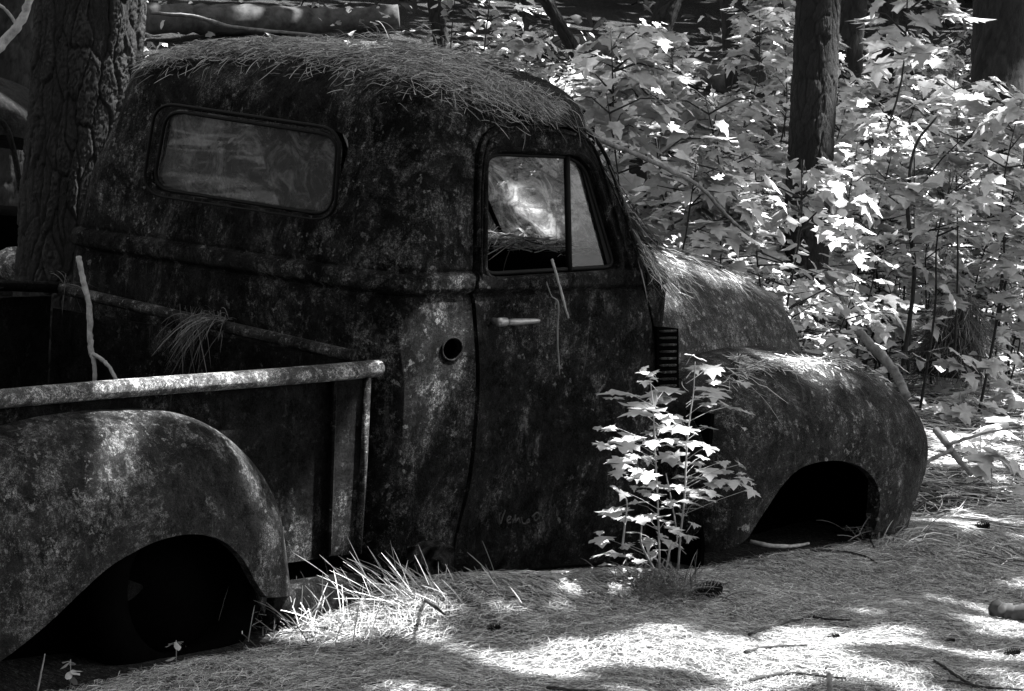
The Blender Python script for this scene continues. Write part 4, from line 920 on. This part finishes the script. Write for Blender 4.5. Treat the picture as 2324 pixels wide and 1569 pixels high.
MARK = [(1060, 'above the rear of the cab roof'), (1190, 'above the middle of the cab roof'), (1320, 'above the windscreen header'), (1420, 'beside the windscreen pillar'), (1520, 'over the back of the hood'), (1620, 'over the middle of the hood'), (1720, 'over the front of the hood'),
        (1800, 'left of the plated pine'), (1900, 'at the plated pine trunk'), (2000, 'right of the plated pine'), (2090, 'around the bent black sapling'), (2190, 'above the shaggy stump'), (2270, 'right of the shaggy stump'), (9999, 'at the right edge')]
LIST = []
for (a, b_, d0, d1, n) in ZONES:
    for k in range(n):
        px = a+(b_-a)*(k+random.random())/n; D = random.uniform(d0, d1); p = dep(px, 500, D); p[2] = float(gz(p[0], p[1]))-.03
        if 1755 < px < 1905 and D < 15.5 and random.random() < .15: continue
        i = random.randrange(8); s_ = random.uniform(.7, 1.15); h = (.9, 1.2, 1.5, .6, 1.0, 1.3, .9, 1.2)[i]*s_
        size = 'tall' if h > 1.2 else 'low' if h < .75 else 'middling'
        row = ('front row' if D < 14.4 else 'second row') if D < 18 else ('lower slope' if D < 22 else 'upper slope')
        mk = [m for x, m in MARK if px < x][0]
        LIST.append((i, tuple(p), s_, size, row, mk, px))
from collections import defaultdict
grp_ = defaultdict(list)
for t in LIST: grp_[(t[3], t[4], t[5])].append(t)
ORD = {1: [''], 2: ['left one of two', 'right one of two'], 3: ['leftmost of three', 'middle of three', 'rightmost of three']}
for (size, row, mk), L_ in grp_.items():
    L_.sort(key=lambda t: t[6])
    for n_, t in enumerate(L_):
        if len(L_) <= 3: o_ = ORD[len(L_)][n_]
        else: o_ = ['leftmost', 'second from the left', 'third from the left', 'fourth from the left', 'fifth from the left', 'sixth from the left', 'seventh from the left', 'eighth from the left'][n_] if n_ < len(L_)-1 and n_ < 8 else 'rightmost'
        place(t[0], t[1], t[2], ('%s maple sapling, %s, %s' % (size, row, mk))+(', '+o_ if o_ else ''), 'maple saplings '+mk)
for k_, (px, D, sc_) in enumerate(((1400, 12.3, .95), (1470, 12.6, 1.05), (1560, 12.5, 1.0), (1640, 12.8, 1.0), (1720, 13.0, .95), (1980, 14.2, 1.0), (2120, 14.4, 1.05), (2250, 14.6, 1.1), (1380, 13.4, 1.25), (2010, 16.5, 1.5), (1560, 13.8, 1.35))):
    p = dep(px, 500, D); p[2] = float(gz(p[0], p[1]))-.03
    place((1, 2, 5, 1, 5, 4, 1, 2, 2, 2, 5)[k_], tuple(p), sc_, ['nearest big leaved maple sapling hugging the windscreen pillar', 'big leaved maple sapling behind the cowl', 'big leaved maple sapling behind the middle of the hood', 'big leaved maple sapling behind the front half of the hood', 'big leaved maple sapling over the hood nose', 'nearest small leaved sapling right of the plated pine', 'nearest big leaved sapling left of the shaggy stump', 'nearest big leaved sapling right of the shaggy stump', 'tallest maple sapling beside the derelict drip rail', 'tallest maple sapling right of the plated pine', 'tallest maple sapling left of the plated pine'][k_], 'large leaved maple saplings nearest the truck')
# saplings low behind the hood nose, sunlit
for px, D in ((1830, 13.6), (1870, 13.2), (1900, 13.8), (1795, 13.9)):
    p = dep(px, 700, D); p[2] = float(gz(p[0], p[1])); place(0 if px < 1850 else 3, tuple(p), .85, {1830: 'second', 1870: 'third', 1900: 'rightmost', 1795: 'leftmost'}[px]+' of four sunlit maple saplings beyond the hood nose', 'sunlit maple saplings beyond the hood')
# two little ground maples at right
for px, py, lb in ((2180, 960, 'small seedling with flat leaves right of the front fender'), (2250, 1120, 'low pale maple seedling near the right edge above the clearing'), (2320, 1010, 'broad leaved seedling cut by the right edge'), (2225, 1040, 'maple seedling between the broken branch and the right edge'), (2310, 930, 'highest maple seedling on the right edge of the clearing')):
    p = gpt(px, py, 0); s_ = empty('seedling', tuple(p), label=lb, cat='seedling'); b = MB(); b.add(*tube([p, p+U_*.08, p+U_*.15], .002, 5)); b.build('stem', M_stem, s_)
    n = 9; X, Y = frames(n, .3); leaves('foliage', np.array([p+U_*random.uniform(.06, .17)+R_*random.gauss(0, .09)+rng.normal(0, .02, 3) for _ in range(n)]), X, Y, .14, M_hleaf, s_)
# dark curved sapling stem
stick('bare_sapling', [([dep(2050, 830, 14.6), dep(2075, 620, 14.6), dep(2060, 480, 14.6), dep(2075, 340, 14.6), dep(2130, 260, 14.6)], [.012, .011, .01, .008, .004]), ([dep(2085, 440, 14.6), dep(2130, 370, 14.6), dep(2190, 310, 14.6)], [.006, .004, .002])], 'bent black leafless sapling at the right', 'sapling', M_twig)
for px, pt, D, lb in ((2060, 2075, 15.0, 'thin upright stem right of the bent black sapling'), (2165, 2170, 14.9, 'thin upright stem above the shaggy stump'), (1960, 1975, 15.5, 'thin leafless stem right of the plated pine'), (2290, 2250, 15.8, 'dark slanting stem near the right edge'), (1700, 1715, 15.2, 'thin dark stem behind the front of the hood')):
    stick('bare_sapling', [([dep(px, 850, D), dep((px+pt)/2+6, 600, D), dep(pt, 330, D)], [.007, .006, .003])], lb, 'sapling', M_twig)
# finer undergrowth and far woods
def scatter(name, n, pxr, dr, zr, size, mat, label, shape=FARM, tilt=.5, cat='undergrowth'):
    px = rng.uniform(*pxr, n); D = np.sqrt(rng.uniform(dr[0]**2, dr[1]**2, n)); base = CAM+(fw[None]+R_[None]*((px-1162)/F)[:, None])*D[:, None]
    z = gz(base[:, 0], base[:, 1])+zr[0]+(zr[1]-zr[0])*rng.random(n)**1.4; base[:, 2] = z
    # clump
    cl = np.sin(base[:, 0]*2.3+1)*np.sin(base[:, 1]*2.1)+np.sin(base[:, 0]*.9+base[:, 1]*1.3); k = cl+rng.normal(0, .6, n) > -.2; base = base[k]
    X, Y = frames(len(base), tilt); return tag(leaves(name, base, X, Y, size*rng.uniform(.5, 1.3, len(base)), mat, None, shape), label, cat, kind='stuff')
scatter('undergrowth', 2600, (-250, 2600), (19, 30), (0, .5), .08, M_leaf, 'fine pale leafy undergrowth covering the hillside')
scatter('undergrowth', 1500, (1250, 2500), (14.5, 19), (0, .35), .08, M_leaf, 'low leafy ground cover between the saplings', cat='ground cover')
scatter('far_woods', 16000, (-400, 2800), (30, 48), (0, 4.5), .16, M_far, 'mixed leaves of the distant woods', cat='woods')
# ring of dark leaves added all round to block the horizon light
n = 26000; az = rng.uniform(0, 2*np.pi, n); rad = rng.uniform(26, 34, n); hh = rng.random(n)**.8*11
p = np.stack([2+rad*np.cos(az), rad*np.sin(az), hh], 1); p[:, 2] += gz(p[:, 0], p[:, 1])
keep = (depth(p[:, 0], p[:, 1]) < 8) | (depth(p[:, 0], p[:, 1]) > 27)
keep &= ~((az > math.radians(285)) & (az < math.radians(352)) & (hh > 1.5))  # sector left open so sky light rims the truck from the right
X, Y = frames(n, 1.0); k = keep; tag(leaves('far_woods', p[k], X[k], Y[k], .9, M_woods, None, HEX), 'dark leaf ring added round the clearing to keep horizon light out', 'woods', kind='stuff')

# ------------------------------------------------------------------ unseen canopy added overhead, its gaps cut to place the sun patches
SPOTS = [(gpt(1240, 1497, 0), .14), (gpt(1165, 1525, 0), .09), (gpt(1320, 1490, 0), .08), (gpt(1250, 1530, 0), .06), (gpt(1690, 1515, 0), .12), (gpt(1810, 1522, 0), .12), (gpt(1900, 1520, 0), .06), (gpt(1600, 1512, 0), .06), (gpt(720, 1410, 0), .16), (gpt(800, 1405, 0), .14), (gpt(880, 1390, 0), .13), (gpt(950, 1360, 0), .07), (gpt(1160, 1360, 0), .09), (gpt(1260, 1385, 0), .09), (gpt(1950, 1450, 0), .05), (gpt(1500, 1430, 0), .05), (gpt(2150, 1230, 0), .07),
         (np.array([2.25, -.25, 1.48]), .05), (np.array([2.28, -.48, 1.38]), .05), (np.array([2.25, -.05, 1.40]), .05), (np.array([2.3, -.25, 1.33]), .04), (on(1062, 740, 'y', -.79), .08), (on(1045, 690, 'y', -.79), .07), (on(1045, 1180, 'y', -.77), .05), (on(1000, 860, 'y', -.79), .04), (on(1620, 590, 'y', -.3), .13), (on(1730, 655, 'y', -.3), .14), (on(1540, 590, 'y', -.3), .12), (on(600, 1040, 'y', -.9), .10), (on(650, 1150, 'y', -.9), .08), (on(320, 950, 'y', -.88), .08), (on(1000, 640, 'y', -.78), .08), (on(2010, 860, 'y', -.8), .06), (on(2060, 940, 'y', -.9), .05),
         (on(760, 340, 'x', 1.15), .05), (gpt(960, 1355, .03), .08), (gpt(1880, 1480, 0), .07), (gpt(2090, 1185, 0), .08), (gpt(2300, 1250, 0), .07), (on(1600, 880, 'y', -1.16), .07), (on(1560, 1000, 'y', -1.16), .06), (on(1450, 1090, 'y', -1.16), .06), (on(1590, 1080, 'y', -1.16), .06), (on(1400, 980, 'y', -1.16), .05), (on(1510, 930, 'y', -1.16), .05), (on(1540, 1180, 'y', -1.16), .05), (on(1460, 1180, 'y', -1.16), .05), (on(1620, 920, 'y', -1.16), .05), (on(1450, 1000, 'y', -1.16), .04), (on(1370, 1170, 'y', -1.16), .05), (on(1420, 1240, 'y', -1.16), .05),
         (gpt(2260, 1050, 0), .35), (gpt(2200, 1000, 0), .2), (gpt(2150, 1190, 0), .14), (dep(1850, 700, 13.4), .26), (dep(1850, 780, 13.4), .2), (on(1760, 830, 'y', -.70), .19), (on(1870, 822, 'y', -.70), .14), (on(1480, 570, 'y', -.4), .10), (on(1520, 610, 'y', -.5), .09),
         (np.array([2.15, -.2, 1.27]), .10), (on(300, 866, 'y', -.76), .12), (on(420, 860, 'y', -.76), .10), (on(560, 850, 'y', -.76), .08), (on(760, 838, 'y', -.76), .05), (on(880, 100, 'y', -.2), .13), (dep(1300, 40, 22), .5), (dep(1450, 60, 24), .4), (dep(1380, 60, 26), .4), (dep(1680, 110, 20), .16), (dep(1690, 400, 17), .35), (dep(1640, 440, 17), .3), (dep(2020, 400, 17), .3), (dep(2060, 300, 19), .25), (dep(2200, 320, 18), .2), (dep(2110, 480, 16.5), .15), (dep(1420, 370, 13.6), .09), (dep(1700, 300, 15), .08), (dep(400, 95, 29), .5), (on(1470, 870, 'y', -1.16), .07), (on(1710, 1110, 'y', -1.16), .05), (on(650, 1200, 'y', -.9), .05)]
Hc = 9.0; t1 = SD/SD[2]
n = 23000; cx = rng.uniform(-6, 26, n)+t1[0]*Hc; cy = rng.uniform(-8, 22, n)+t1[1]*Hc; czz = Hc+rng.uniform(-1.2, 1.2, n)
P = np.stack([cx, cy, czz], 1)
m2 = 5000; P2 = np.stack([rng.uniform(-2, 4.4, m2), rng.uniform(-1.6, 1.6, m2), np.full(m2, .8)], 1)+t1*(rng.uniform(7, 9, m2))[:, None]  # extra leaves added to close stray sun gaps over the truck
P = np.vstack([P, P2]); n = len(P); keep = np.ones(n, bool)
g2 = P-SD[None]*((P[:, 2]-.2)/SD[2])[:, None]  # where its shadow falls
keep &= (np.abs(lateral(g2[:, 0], g2[:, 1])) < .22*np.abs(depth(g2[:, 0], g2[:, 1]))+3.0)
keep &= ~((depth(g2[:, 0], g2[:, 1]) > 13.5) & (rng.random(n) < .12))
for (q, r) in SPOTS:
    d_ = P-q[None]; perp = d_-SD[None]*(d_@SD)[:, None]; dist = np.linalg.norm(perp, axis=1); keep &= dist > r+.17*rng.random(n)  # leaves cleared along the sun ray to each patch
X, Y = frames(n, .35)
sz = rng.uniform(.28, .42, n)
tag(leaves('added_canopy', (P-Y*.17)[keep], X[keep], Y[keep], sz[keep], M_canopy, None, HEX, droop=.05, fold=.05), 'unseen leafy canopy added overhead, its gaps cut to shape the sun dapples', 'canopy', kind='stuff')
print('objects', len(bpy.data.objects))
